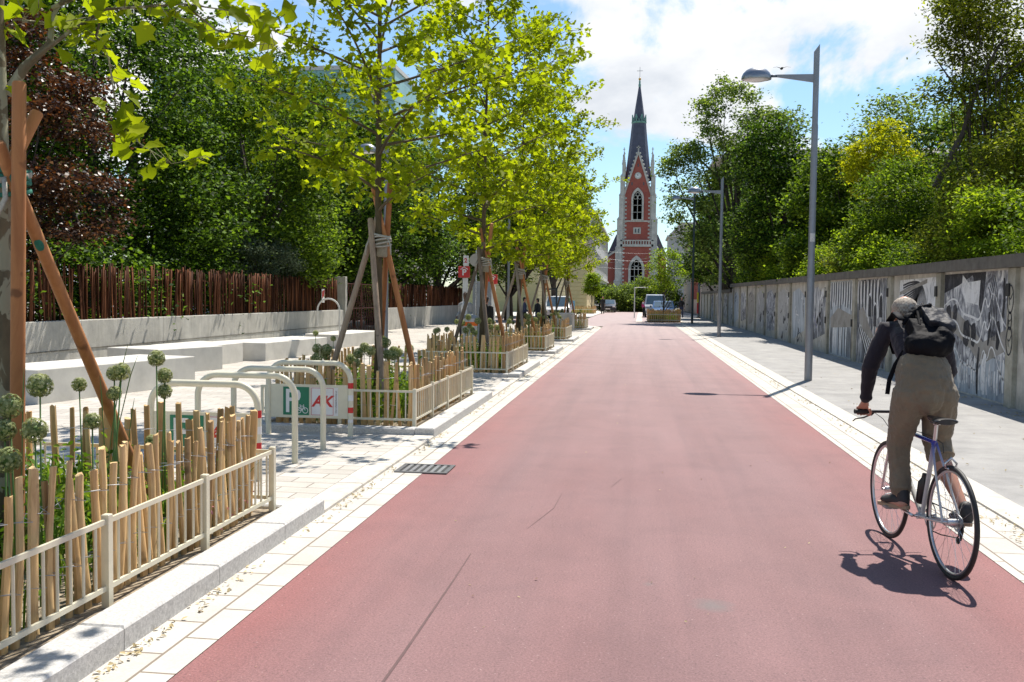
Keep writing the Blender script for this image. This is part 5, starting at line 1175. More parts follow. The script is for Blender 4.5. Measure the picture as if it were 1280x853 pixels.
# quoins, a chain of stones up each edge of the tower
z = -.5; k = 0; QB = {-1: MB(), 1: MB()}
while z < hz(246):
    low = z < hz(303); half = HW+.4 if low else HW; yy = CY if low else CY+.35; w = 1.0 if k % 2 else .55
    if not (hz(309) < z+.4 < hz(300)) or True:
        for s_ in (-1, 1): xa, xb = sorted((cx+s_*(half-.02), cx+s_*(half-.02-w))); QB[s_].box(xa, xb, yy-.06, yy+.02, z, z+.46)
    z += .50; k += 1
QB[-1].build('quoins', stone, ch); QB[1].build('quoins', stone, ch)
def lancet(x0, x1, z0, zs, n=9):
    w = x1-x0; pts = [(x0, z0), (x1, z0)]
    for k in range(n+1): a = math.acos(.5)*k/n; pts.append((x0+w*math.cos(a), zs+w*math.sin(a)))
    for k in range(n-1, -1, -1): a = math.acos(.5)*k/n; pts.append((x1-w*math.cos(a), zs+w*math.sin(a)))
    return pts
def gothic(x0, x1, z0, zs, fw, yy, depth, nm, glassm, lights, par):
    o = lancet(x0-fw, x1+fw, z0-fw*.6, zs); i = lancet(x0, x1, z0, zs); n = len(o); b = MB()
    vs = [(p[0], yy, p[1]) for p in o]+[(p[0], yy, p[1]) for p in i]+[(p[0], yy+depth, p[1]) for p in o]+[(p[0], yy+depth, p[1]) for p in i]; fs = []
    for k in range(n):
        k2 = (k+1) % n; fs += [(k, k2, n+k2, n+k), (n+k, n+k2, 3*n+k2, 3*n+k), (k2, k, 2*n+k, 2*n+k2)]
    b.add(vs, fs); w_ = b.build(nm, stone, par)
    b = MB(); b.add([(p[0], yy+depth*.6, p[1]) for p in i], [tuple(range(n))]); b.build('pane', glassm, w_)
    b = MB(); W = x1-x0
    for k in range(1, lights): xx = x0+W*k/lights; b.box(xx-.07, xx+.07, yy+depth*.3, yy+depth*.55, z0, zs+W*.25)
    for k in range(lights): xx = x0+W*(k+.5)/lights; b.torus((xx, yy+depth*.42, zs+W*.12), (0, 1, 0), W/lights*.42, .06, 16, 5)
    b.torus(((x0+x1)/2, yy+depth*.42, zs+W*.48), (0, 1, 0), W*.2, .08, 18, 5)
    if lights > 1: b.box(x0, x1, yy+depth*.3, yy+depth*.55, z0+(zs-z0)*.33, z0+(zs-z0)*.33+.12); b.box(x0, x1, yy+depth*.3, yy+depth*.55, z0+(zs-z0)*.66, z0+(zs-z0)*.66+.12)
    b.build('tracery', stone, w_); return w_
sky_pane = mat('belfry_sky_stand_in', (.62, .66, .82), .12, .15, 1.5, metal=.7)  # mirror-like pale pane added for the sky seen through the open belfry
gothic(cx-1.1, cx+1.1, hz(275), hz(249), .48, CY+.05, .5, 'belfry_window', sky_pane, 2, ch)
gothic(cx-1.45, cx+1.45, hz(364), hz(337), .6, CY-.3, .5, 'great_window', winm, 3, ch)
b = MB(); b.box(cx-HW, cx+HW, CY+.2, CY+.34, hz(278), hz(276.3)); b.build('string_course', stone, ch)
b = MB(); b.box(cx-.95, cx+.95, CY+.2, CY+.34, hz(293), hz(285)); f = b.build('twin_window', stone, ch)
for s_ in (-.38, .38): b = MB(); b.box(cx+s_-.2, cx+s_+.2, CY+.17, CY+.195, hz(291.6), hz(286.4)); b.build('pane', winm, f)
b = MB(); b.box(cx-HW-.45, cx+HW+.45, CY-.35, CY-.01, hz(309), hz(306)); b.box(cx-HW-.45, cx+HW+.45, CY-.35, CY-.15, hz(302), hz(300.6))
for k in range(12): xx = cx-HW+.0+k*(2*HW/11); b.box(xx-.16, xx+.16, CY-.33, CY-.15, hz(306), hz(302))
b.build('balustrade', stone, ch)
b = MB(); b.tube([(cx, CY+.349, hz(221)), (cx, CY+.22, hz(221))], .86, 28); f = b.build('clock_rim', stone, ch)
b = MB(); b.tube([(cx, CY+.219, hz(221)), (cx, CY+.19, hz(221))], .68, 28); f2 = b.build('clock_face', wh_p, ch)
b = MB()
for k in range(12): a = PI*k/6; b.obox((cx+.56*math.sin(a), CY+.18, hz(221)+.56*math.cos(a)), (math.cos(a), 0, -math.sin(a)), (0, 1, 0), (math.sin(a), 0, math.cos(a)), .035, .006, .08)
b.obox((cx-.12, CY+.18, hz(221)+.16), (math.cos(-.6), 0, -math.sin(-.6)), (0, 1, 0), (math.sin(-.6), 0, math.cos(-.6)), .05, .006, .22); b.obox((cx, CY+.17, hz(221)+.26), (1, 0, 0), (0, 1, 0), (0, 0, 1), .035, .006, .28)
b.build('clock_hands', M['black'], f2)
b = MB()
for xx, yy_ in ((0, 208), (-1.5, 231), (1.5, 231)): b.box(cx+xx-.13, cx+xx+.13, CY+.3, CY+.345, hz(yy_+1.8), hz(yy_-2))
b.build('slit_window', winm, ch)
# spire: octagonal, flared; gallery, finial, ball and cross
b = MB(); yc = CY+4.3
b.lathe((cx, yc, 0), [(3.55, hz(225)), (3.2, hz(216)), (2.65, hz(192)), (2.15, hz(170)), (1.85, hz(155)), (1.8, hz(150))], 8); b.build('lower_spire', slate, ch)
b = MB(); b.lathe((cx, yc, 0), [(1.5, hz(150)), (1.32, hz(143)), (.25, hz(107))], 8); b.build('upper_spire', slate, ch)
b = MB(); b.lathe((cx, yc, 0), [(1.72, hz(154.5)), (1.95, hz(153)), (1.95, hz(151.5)), (1.75, hz(151))], 8)
for k in range(8):
    a = 2*PI*k/8+PI/8; p = Vector((cx+1.85*math.cos(a), yc+1.85*math.sin(a), hz(152))); b.box(p.x-.13, p.x+.13, p.y-.13, p.y+.13, hz(152), hz(143)); a2 = a+PI/8
    q = Vector((cx+1.75*math.cos(a2), yc+1.75*math.sin(a2), hz(143.5))); r_2 = Vector((cx+1.8*math.cos(a2), yc+1.8*math.sin(a2), hz(151.5)))
    a3 = a+PI/4; p3 = Vector((cx+1.85*math.cos(a3), yc+1.85*math.sin(a3), hz(143.5))); b.tube([(p.x, p.y, hz(143.5)), tuple(r_2), tuple(p3)], .12, 5)
b.build('copper_gallery', copper, ch); b = MB(); b.lathe((cx, yc, 0), [(.30, hz(108)), (.34, hz(105)), (.2, hz(103)), (.26, hz(101.5)), (.12, hz(99))], 8); b.build('copper_finial', copper, ch)
b = MB(); b.ball((cx, yc, hz(98)), .34); b.build('gilded_ball', gold, ch, True)
b = MB(); b.box(cx-.05, cx+.05, yc-.05, yc+.05, hz(97), hz(83)); b.box(cx-.75, cx+.75, yc-.05, yc+.05, hz(88), hz(87.5)); b.build('cross', M['steel_grey'], ch)
# nave and aisles behind
for s_, nm in ((-1, 'left'), (1, 'right')):
    xa, xb = sorted((cx+s_*5.0, cx+s_*7.6)); b = MB()
    zi, zo = hz(314), hz(323)
    b.prism([(cx+s_*5.0, CY+2, -1), (cx+s_*7.6, CY+2, -1), (cx+s_*7.6, CY+2, zo), (cx+s_*5.0, CY+2, zi)], (0, 30, 0)); b.build('aisle', brick, ch)
    b = MB(); b.prism([(cx+s_*5.0, CY+1.7, zi+.01), (cx+s_*7.75, CY+1.7, zo+.01), (cx+s_*7.75, CY+1.7, zo+.6), (cx+s_*5.0, CY+1.7, zi+.6)], (0, .5, 0)); b.build('aisle_coping', stone, ch)
b = MB(); b.prism([(cx-7.9, CY+9.1, hz(318)), (cx+7.9, CY+9.1, hz(318)), (cx+5.5, CY+9.1, hz(291)), (cx-5.5, CY+9.1, hz(291))], (0, 28, 0)); b.build('nave_roof', slate, ch)
# overhead wires across the far junction
for i, (z0, z1, Y, xa, xb) in enumerate(((hz(318)*.55, hz(308)*.6, 150, -5.5, 6), (7.5, 7.5, 118, -5.2, 6.2), (6.4, 6.2, 112, -5.2, 6.2), (5.2, 5.3, 108, -5.2, 6.2))):
    b = MB(); b.tube([(xa+(xb-xa)*t, Y, z0+(z1-z0)*t-.35*math.sin(PI*t)) for t in [k/8 for k in range(9)]], .009, 5); tag(b.build('overhead_wire', M['steel_grey']), 'thin overhead wire spanning the far end of the street', 'wire', 'overhead wires at the far junction')

# ================================================================ box planters and small things at the far end
def slat_planter(x0, x1, y0, y1, h, label, seed):
    e = empty('box_planter', ((x0+x1)/2, (y0+y1)/2, .0), label, 'planter', 'box planters at the far end')
    b = MB(); rr = random.Random(seed)
    for (p, q) in (((x0, y0), (x1, y0)), ((x1, y0), (x1, y1)), ((x1, y1), (x0, y1)), ((x0, y1), (x0, y0))):
        L = math.hypot(q[0]-p[0], q[1]-p[1]); n = int(L/.14)
        for k in range(n): t = (k+.5)/n; c = (p[0]+(q[0]-p[0])*t, p[1]+(q[1]-p[1])*t); b.tube([(c[0], c[1], 0), (c[0]+rr.uniform(-.02, .02), c[1], h+rr.uniform(-.08, .06))], .045, 6)
    b.build('pickets', M['picket'], e)
    b = MB()
    for z in (.12, h*.6):
        b.box(x0-.08, x1+.08, y0-.09, y0-.06, z, z+.05); b.box(x0-.08, x1+.08, y1+.06, y1+.09, z, z+.05); b.box(x0-.09, x0-.06, y0-.06, y1+.06, z, z+.05); b.box(x1+.06, x1+.09, y0-.06, y1+.06, z, z+.05)
    b.build('rail', M['cream'], e)
    b = MB(); b.box(x0+.06, x1-.06, y0+.06, y1-.06, 0, .16); b.build('soil', M['soil'], e)
    planting('plants', x0+.1, x1-.1, y0+.1, y1-.1, seed, label.replace('planter', 'planter bed')+' , greenery', .8)
slat_planter(.75, 2.95, 66.6, 69.6, .85, 'picket box planter in the roadway round the young fresh green tree', 5)
slat_planter(-6.6, -4.2, 91, 96.5, .8, 'picket box planter round the small round tree before the yellow house', 6)
e = empty('blue_sign', (-6.2, 86, .1), 'small blue and white sign board low before the yellow house', 'sign')
b = MB(); b.tube([(-6.2, 86, .1), (-6.2, 86, 1.0)], .04, 8); b.build('post', M['steel_grey'], e)
b = MB(); b.bevbox(-6.75, -5.65, 85.92, 85.98, .55, 1.35, .01); b.build('panel', mat('blue_panel', (.10, .25, .38), .4, .3, 3), e)
e = empty('goal_frame', (.5, 80, 0), 'white tubular frame standing left of the silver van', 'frame')
b = MB(); b.tube([(-.25, 80, 0), (-.25, 80, 2.55), (1.1, 80, 2.55)], .045, 8); b.build('tube', wh_p, e)
e = empty('young_tree_guard', (-6.0, 64.5, .0), 'dark post pair guarding a young tree near the white van', 'tree guard')
b = MB()
for xx in (-6.3, -5.5): b.tube([(xx, 64.5, 0), (xx, 64.5, 2.3)], .06, 8)
b.tube([(-6.3, 64.5, 2.2), (-5.5, 64.5, 2.2)], .05, 8); b.build('posts', M['dark_green'], e)

# ================================================================ cars (built facing -y, towards the camera)
car_glass = mat('car_glass', (.06, .10, .14), .08, .2, 2)
def make_car(x, y, L, W, H, paint, label, rot=0, van=False, hood=.0, group=None):
    e = empty('parked_car', (x, y, 0), label, 'car', group)
    def sec(t, w, z0, z1, top): return None
    # body side profile (y from front), lofted across the width with tumblehome
    if van: prof = [(0, .35), (0, .75), (.10, .95), (.85, 1.12), (1.45, H-.08), (1.75, H), (L-.15, H), (L, H-.25), (L, .35)]; belt = 1.12
    else: prof = [(0, .32), (-.02, .55), (.10, .74), (.95, .93), (1.75, H-.06), (2.1, H), (3.2, H-.02), (L-.35, .98), (L-.05, .90), (L, .35)]; belt = .93
    b = MB(); n = len(prof); xs = [-1, -.93, .93, 1]; vs = []
    for k, xr in enumerate(xs):
        for (py, pz) in prof:
            tum = 1-max(0, (pz-belt)/(H-belt))*.16 if pz > belt else 1-(.04 if pz < .5 else 0)
            f = (.985 if k in (0, 3) else 1); inset = .035 if k in (0, 3) else 0
            fr = 1-.10*max(0, 1-py/.5)-.07*max(0, 1-(L-py)/.4)
            vs.append((x+xr*W/2*tum*fr, y-L/2+py+(inset if py < 1 else -inset), pz-inset*.6))
    fs = []
    for k in range(3):
        for i in range(n): i2 = (i+1) % n; fs.append((k*n+i, k*n+i2, (k+1)*n+i2, (k+1)*n+i))
    fs += [tuple(range(n))[::-1], tuple(3*n+i for i in range(n))]
    b.add(vs, fs); body = b.build('body', paint, e, True, 35)
    fy = y-L/2
    # windscreen, rear and side windows
    ia = next(i for i, p in enumerate(prof) if abs(p[1]-belt) < .001); A, B_ = prof[ia], prof[ia+1]
    def P(t, s, out=.012):
        py = A[0]+(B_[0]-A[0])*t; pz = A[1]+(B_[1]-A[1])*t; tum = 1-max(0, (pz-belt)/(H-belt))*.16; return (x+s*W/2*.86*tum, fy+py-out, pz+out)
    b = MB(); b.add([P(.06, -1), P(.06, 1), P(.97, 1), P(.97, -1)], [(0, 1, 2, 3)]); b.build('windscreen', car_glass, e)
    for s in (-1, 1):
        b = MB(); y0, y1 = fy+A[0]+.35, fy+(L-.9 if not van else L-.4); zt = H-.14
        b.add([(x+s*(W/2*.985+.004), y0, belt+.02), (x+s*(W/2*.985+.004), y1, belt+.02), (x+s*(W/2*.875+.004), y1-.35, zt), (x+s*(W/2*.875+.004), fy+B_[0]+.08, zt)], [(0, 1, 2, 3)]); b.build('side_window', car_glass, e)
        b = MB(); b.bevbox(x+s*W*.385-.15, x+s*W*.385+.15, fy-.02 if not van else fy-.015, fy+.10, .60, .76, .02); b.build('headlight', M['glass_lamp'], e)
        b = MB(); b.bevbox(x+s*(W/2+.10)-.08, x+s*(W/2+.10)+.08, fy+A[0]+.42, fy+A[0]+.55, belt, belt+.16, .03); b.build('mirror', paint, e)
        for wy in (fy+.85, fy+L-.85):
            b = MB(); b.torus((x+s*(W/2-.10), wy, .32), (1, 0, 0), .245, .075, 24, 8, .10); wl = b.build('tyre', M['black'], e, True)
            b = MB(); b.tube([(x+s*(W/2-.16), wy, .32), (x+s*(W/2-.02), wy, .32)], .19, 16); b.build('rim', M['chrome'], wl)
    b = MB(); b.bevbox(x-W*.24, x+W*.24, fy-.03, fy+.05, .50, .70, .02); b.build('grille', M['black'], e)
    b = MB(); b.bevbox(x-.26, x+.26, fy-.045, fy-.031, .36, .47, .004); b.build('licence_plate', wh_p, e)
    b = MB(); b.bevbox(x-W*.42, x+W*.42, fy-.035, fy+.05, .24, .34, .02); b.build('bumper', M['black'], e)
    return e
make_car(2.05, 77.5, 4.3, 1.78, 1.46, mat('blue_car_paint', (.07, .13, .24), .25, .05, 2, metal=.5), 'dark blue car parked behind the box planter with the young tree')
make_car(1.55, 84.5, 4.8, 1.9, 2.0, mat('silver_van_paint', (.40, .42, .45), .3, .05, 2, metal=.4), 'silver van parked behind the dark blue car', van=True)
make_car(-5.95, 71.5, 4.5, 1.85, 1.75, mat('white_car_paint', (.62, .63, .65), .25, .04, 2), 'white car parked beyond the planters on the left')
make_car(-3.3, 109, 4.2, 1.75, 1.45, mat('black_car_paint', (.03, .03, .035), .25, .04, 2), 'dark car just visible beside the far pedestrian')
# ================================================================ bicycle and rider
RB, HD = (1.88, 5.87), R_(6.5)
def localise(e, x, y, rz):
    e.location = (x, y, 0); e.rotation_euler = (0, 0, rz)
    for c in e.children: c.matrix_parent_inverse = Matrix()
bk = empty('bicycle', (0, 0, 0), 'silver and blue road bicycle ridden away by the person with the black backpack', 'bicycle')
alu = mat('polished_rim', (.60, .60, .61), .28, .05, 5, metal=.85)
fr_m, nt, bs = _nodes('blue_fading_frame'); tcn = nt.nodes.new('ShaderNodeTexCoord'); sp = nt.nodes.new('ShaderNodeSeparateXYZ'); nt.links.new(tcn.outputs['Object'], sp.inputs[0])
mr = N(nt, 'ShaderNodeMapRange'); mr.inputs[1].default_value = .60; mr.inputs[2].default_value = .78; nt.links.new(sp.outputs[2], mr.inputs[0])
nt.links.new(mixc(nt, mr.outputs[0], (.55, .55, .53), (.018, .03, .30)), bs.inputs['Base Color']); bs.inputs['Roughness'].default_value = .25; bs.inputs['Coat Weight'].default_value = .4
WR = .338
for nm, yy, st in (('rear', 0, 0), ('front', .98, 0)):
    b = MB(); b.torus((0, yy, WR), (1, 0, 0), WR-.014, .0145, 64, 10); w_ = b.build('tyre', M['black'], bk, True)
    b = MB(); b.torus((0, yy, WR), (1, 0, 0), WR-.034, .009, 64, 8, .0095); b.build('rim', alu, w_, True)
    b = MB(); b.tube([(-.055, yy, WR), (-.032, yy, WR), (-.03, yy, WR), (.03, yy, WR), (.032, yy, WR), (.055, yy, WR)], [.008, .010, .021, .021, .010, .008], 14); b.build('hub', alu, w_, True, 40)
    b = MB()
    for k in range(28):
        a = 2*PI*k/28; a2 = a+(.38 if k % 4 < 2 else -.38); s_ = 1 if k % 2 else -1
        b.tube([(s_*.028, yy+.019*math.sin(a2), WR+.019*math.cos(a2)), (0, yy+(WR-.042)*math.sin(a), WR+(WR-.042)*math.cos(a))], .0011, 4, False)
    b.build('spokes', M['chrome'], w_)
BBp, SC, HT, HB = (0, .42, .28), (0, .27, .79), (0, .865, .82), (0, .905, .66)
b = MB()
b.tube([BBp, SC], .0145, 12); b.tube([(0, .275, .775), (0, .875, .785)], .0135, 12); b.tube([BBp, (0, .897, .69)], .016, 12); b.tube([HT, HB], .0185, 12)
b.tube([(-.034, .42, .28), (.034, .42, .28)], .021, 14)
for s_ in (-1, 1):
    b.tube([(s_*.012, .275, .775), (s_*.03, .18, .62), (s_*.055, 0, WR)], .0075, 8); b.tube([(s_*.02, .41, .28), (s_*.04, .25, .30), (s_*.058, 0, WR)], .009, 8)
fr = b.build('frame', fr_m, bk, True, 50)
b = MB()
for s_ in (-1, 1): b.tube([(s_*.03, .912, .64), (s_*.045, .935, .50), (s_*.052, .955, .40), (s_*.052, .98, WR)], [.013, .011, .009, .007], 10)
b.tube([(-.034, .912, .642), (.034, .912, .642)], .014, 10); b.build('fork', M['chrome'], bk, True, 50)
b = MB(); b.tube([(0, .27, .79), (0, .252, .895)], .0125, 12); sp_ = b.build('seat_post', alu, bk, True, 50)
b = MB()
for t in range(1): pass
prof = [(.10, .062, .030), (.115, .074, .034), (.16, .072, .034), (.21, .048, .030), (.27, .026, .026), (.34, .018, .024), (.375, .010, .016)]
n = 14; vs = []; fs = []
for (yy, w, h) in prof:
    for j in range(n): a = 2*PI*j/n; vs.append((w*math.cos(a), yy, .925+h*.55*math.sin(a)*(1.0 if math.sin(a) > 0 else 1.1)))
for i in range(len(prof)-1):
    for j in range(n): fs.append((i*n+j, (i+1)*n+j, (i+1)*n+(j+1) % n, i*n+(j+1) % n))
fs += [tuple(range(n)), tuple((len(prof)-1)*n+j for j in range(n))[::-1]]
b.add(vs, fs); sd = b.build('saddle', mat('saddle_leather', (.02, .02, .022), .35, .2, 12), bk, True, 60)
b = MB()
for s_ in (-1, 1): b.tube([(s_*.035, .12, .912), (s_*.022, .17, .898), (s_*.022, .28, .898), (s_*.008, .36, .915)], .0035, 6)
b.tube([(-.02, .252, .896), (.02, .252, .896)], .012, 8); b.build('saddle_rails', M['chrome'], sd, True)
b = MB(); b.tube([(0, .865, .82), (0, .858, .86), (0, .93, .885)], .014, 12); b.build('stem', alu, bk, True, 50)
HBY, HBZ = .93, .888
b = MB(); b.tube([(-.275, HBY-.02, HBZ), (-.12, HBY-.003, HBZ), (0, HBY, HBZ), (.12, HBY-.003, HBZ), (.275, HBY-.02, HBZ)], .0115, 12); hb = b.build('handlebar', mat('dark_metal', (.04, .04, .045), .35, .1, metal=.4), bk, True, 50)
for s_ in (-1, 1):
    b = MB(); b.tube([(s_*.165, HBY-.007, HBZ), (s_*.28, HBY-.021, HBZ)], [.0155, .0165], 12); b.build('grip', M['black'], hb, True, 50)
    b = MB(); b.tube([(s_*.145, HBY+.0, HBZ-.005), (s_*.15, HBY+.03, HBZ-.025)], .012, 8); b.tube([(s_*.15, HBY+.03, HBZ-.025), (s_*.19, HBY+.05, HBZ-.05), (s_*.25, HBY+.045, HBZ-.06), (s_*.27, HBY+.04, HBZ-.075)], [.008, .006, .005, .004], 7); b.build('brake_lever', M['black'], hb, True)
b = MB()
for s_ in (-1, 1): b.tube([(s_*.15, HBY+.03, HBZ-.02), (s_*.13, HBY+.09, HBZ-.0), (s_*.05, HBY+.07, HBZ-.06), (0, .90, .72)], .0025, 5)
b.tube([(.02, .80, .80), (.02, .35, .80), (.02, .2, .78), (.0, .14, .73)], .0025, 5); b.build('cable', M['black'], bk, True)
for yy, zz, nm in ((.035, .69, 'r'), (.945, .69, 'f')):
    b = MB(); b.tube([(-.03, yy, zz-.035), (-.034, yy, zz-.005), (0, yy, zz+.028), (.034, yy, zz-.005), (.03, yy, zz-.035)], .0065, 7)
    for s_ in (-1, 1): b.bevbox(s_*.02-.006, s_*.02+.006, yy-.02, yy+.02, zz-.04, zz-.03, .002)
    b.tube([(0, yy+.03*(1 if yy < .5 else -1), zz), (0, yy, zz+.02)], .006, 6); b.build('brake', M['chrome'], bk, True)
b = MB(); b.torus((.052, .42, .28), (1, 0, 0), .088, .006, 40, 6, .003)
for k in range(5): a = 2*PI*k/5; b.tube([(.052, .42, .28), (.052, .42+.086*math.sin(a), .28+.086*math.cos(a))], .006, 5)
b.tube([(-.05, .42, .28), (.056, .42, .28)], .009, 8); b.build('chainring', M['chrome'], bk, True)
for s_, ce in ((-1, (-.088, .585, .30)), (1, (.088, .255, .262))):
    b = MB(); b.tube([(s_*.06, .42, .28), ce], [.013, .010], 8, True, (1, 0, 0), .8); c_ = b.build('crank', alu, bk, True)
    b = MB(); b.bevbox(ce[0]+(-.095 if s_ < 0 else .012), ce[0]+(-.012 if s_ < 0 else .095), ce[1]-.035, ce[1]+.035, ce[2]-.010, ce[2]+.010, .003); b.build('pedal', mat('pedal_metal', (.25, .25, .26), .4, .1, metal=.5), c_)
b = MB()
for k in range(6): b.torus((.030+.005*k, 0, WR), (1, 0, 0), .052-.005*k, .004, 24, 5, .0018)
b.tube([(.028, 0, WR), (.055, 0, WR)], .02, 10); b.build('cassette', M['steel_grey'], bk, True)
b = MB(); b.tube([(.05, .42+.02, .37), (.05, .2, .375), (.05, 0, WR+.045)], .004, 5); b.tube([(.05, .42, .19), (.05, .25, .20), (.05, .04, .235)], .004, 5); b.tube([(.05, -.045, WR), (.05, -.04, .29), (.05, .0, .26), (.05, .04, .235)], .004, 5); b.build('chain', M['black'], bk, True)
b = MB(); b.tube([(.06, 0, WR-.02), (.066, .0, .285), (.062, .015, .225)], [.012, .010, .008], 6); b.lathe((.05, .0, .275), [(.02, -.004), (.02, .004)], 12, (1, 0, 0)); b.lathe((.05, .02, .222), [(.02, -.004), (.02, .004)], 12, (1, 0, 0)); b.build('derailleur', M['black'], bk, True)
b = MB(); c0 = Vector((0, .445, .36)); c1 = Vector((0, .395, .565)); dd = (c1-c0).normalized(); b.tube([c0, c0+dd*.01, c0+dd*.14, c0+dd*.17, c0+dd*.20], [.030, .034, .034, .018, .016], 14); b.build('water_bottle', mat('black_plastic', (.015, .015, .017), .35, .1), bk, True, 40)
localise(bk, RB[0], RB[1], HD)

def blob(name, fill, voxel, mt, parent=None, smooth=4, wr=0, wscale=.08, seed=0):
    """union of lofts grown into one continuous surface"""
    b = MB(); fill(b); me = bpy.data.meshes.new('t'); me.from_pydata(b.v, [], b.f); o = bpy.data.objects.new('t', me); col.objects.link(o)
    md = o.modifiers.new('r', 'REMESH'); md.mode = 'VOXEL'; md.voxel_size = voxel
    if smooth: s_ = o.modifiers.new('s', 'SMOOTH'); s_.factor = .6; s_.iterations = smooth
    if wr:
        tx = bpy.data.textures.new('wrinkle', 'CLOUDS'); tx.noise_scale = wscale; tx.noise_depth = 2
        d = o.modifiers.new('d', 'DISPLACE'); d.texture = tx; d.strength = wr; d.mid_level = .5; d.texture_coords = 'GLOBAL'
    bpy.context.view_layer.update(); dg = bpy.context.evaluated_depsgraph_get()
    m2 = bpy.data.meshes.new_from_object(o.evaluated_get(dg)); bpy.data.objects.remove(o)
    m2.materials.clear(); m2.materials.append(mt); m2.polygons.foreach_set('use_smooth', [True]*len(m2.polygons)); m2.name = name
    r = bpy.data.objects.new(name, m2); col.objects.link(r)
    if parent: r.parent = parent; r.matrix_parent_inverse = Matrix.Translation(-parent.location) if parent.type == 'EMPTY' else Matrix()
    return r
def limb(b, pts, rs, ref=(1, 0, 0), n=14):
    b.tube(pts, rs, n, True, ref)
    for p, r in ((pts[0], rs[0]), (pts[-1], rs[-1])):
        r = min(r) if isinstance(r, tuple) else r; b.ball(p, r*.98, n=12)
skin = mat('skin', (.50, .25, .17), .5, .08, 6); skin.node_tree.nodes['Principled BSDF'].inputs['Subsurface Weight'].default_value = .05
def cloth(name, c, sc_=40, var=.15):
    m = mat(name, c, .9, var, 5, bmp=.25, bscale=sc_); m.node_tree.nodes['Principled BSDF'].inputs['Sheen Weight'].default_value = .15; return m
shirt_m = cloth('dark_plum_jersey', (.011, .008, .014)); trou_m = cloth('olive_linen', (.185, .150, .100), 160)
HX, HY, HZ = .045, .93, 1.575
for mm, stg in ((shirt_m, .5), (trou_m, .6)):
    nt = mm.node_tree; bs = nt.nodes['Principled BSDF']; fine = bs.inputs['Normal'].links[0].from_node
    b2 = N(nt, 'ShaderNodeBump', Strength=stg, Distance=.022); nt.links.new(noise(nt, 9, 5, .62, mapping(nt, (1.6, 1, .42), rot=(.2, .35, 0)), 1.4), b2.inputs['Height']); nt.links.new(fine.outputs[0], b2.inputs['Normal']); nt.links.new(b2.outputs[0], bs.inputs['Normal'])
def f_body(b):
    limb(b, [(0, .43, 1.08), (0, .50, 1.24), (.02, .64, 1.37), (.04, .78, 1.455)], [(.15, .10), (.135, .09), (.155, .10), (.14, .09)])
    limb(b, [(.04, .78, 1.46), (.06, .88, 1.52)], [.055, .05])
    # head, jaw, nose, ears
    b.ball((HX, HY, HZ+.01), .074, .092, .10, 18); b.ball((HX, HY+.035, HZ-.055), .052, .06, .055, 14)
    b.tube([(HX, HY+.088, HZ+.005), (HX, HY+.115, HZ-.03)], [.010, .016], 8); b.ball((HX, HY+.10, HZ-.032), .015, n=8)
    for s_ in (-1, 1): b.ball((HX+s_*.077, HY-.005, HZ-.012), .011, .022, .032, 10); b.ball((HX+s_*.03, HY+.082, HZ+.028), .022, .012, .008, 8)
    b.ball((HX, HY+.088, HZ-.062), .022, .012, .007, 8)
    for s_ in (-1, 1):
        sh = (-.14, .79, 1.45) if s_ < 0 else (.22, .77, 1.45)
        el = (-.225, .80, 1.20) if s_ < 0 else (.32, .83, 1.18)
        wr_ = (-.222, .875, .965) if s_ < 0 else (.235, .885, .975)
        limb(b, [sh, ((sh[0]+el[0])/2, (sh[1]+el[1])/2, (sh[2]+el[2])/2), el], [.052, .044, .038])
        limb(b, [el, ((el[0]+wr_[0])/2, (el[1]+wr_[1])/2, (el[2]+wr_[2])/2), wr_], [.038, .036, .024])
        hx = -.222 if s_ < 0 else .222; bx, bz = HBY-.014, HBZ
        limb(b, [wr_, (hx, .893, .937), (hx, .915, .915)], [(.024, .02), (.034, .017), (.038, .015)])
        for k, (dx, ln) in enumerate(((-.030, .9), (-.0105, 1.05), (.0105, 1.0), (.030, .82))):
            x_ = hx-s_*dx; b.tube([(x_, bx-.004, bz+.028), (x_, bx+.020*ln, bz+.027), (x_, bx+.031*ln, bz+.004), (x_, bx+.022, bz-.018*ln), (x_, bx+.002, bz-.024*ln)], [.0095, .0092, .0088, .008, .007], 8); b.ball((x_, bx+.002, bz-.024*ln), .007, n=8)
        tx_ = hx-s_*.035
        b.tube([(tx_, bx-.022, bz+.022), (tx_-s_*.010, bx-.026, bz+.0), (tx_-s_*.012, bx-.012, bz-.022), (tx_-s_*.008, bx+.008, bz-.026)], [.012, .0105, .0095, .008], 8)
    limb(b, [(-.09, .43, 1.05), (-.10, .51, .88), (-.105, .58, .70)], [.09, .072, .054]); limb(b, [(-.105, .58, .70), (-.10, .55, .56), (-.10, .51, .40), (-.10, .505, .365)], [.053, .052, .036, .038])
    limb(b, [(.095, .43, 1.05), (.11, .49, .88), (.118, .52, .71)], [.09, .075, .058]); limb(b, [(.118, .52, .71), (.138, .41, .57), (.155, .29, .45), (.165, .22, .375)], [.056, .054, .040, .036])
    limb(b, [(-.10, .48, .345), (-.13, .58, .335), (-.155, .64, .332)], [.036, .034, .028]); limb(b, [(.165, .17, .335), (.165, .27, .31), (.168, .35, .295)], [.036, .034, .028])
pr = empty('person', (0, 0, 0), 'person in dark jersey, olive trousers and cap, bent forward riding the silver and blue bicycle', 'person')
blob('body', f_body, .0055, skin, pr, 2)
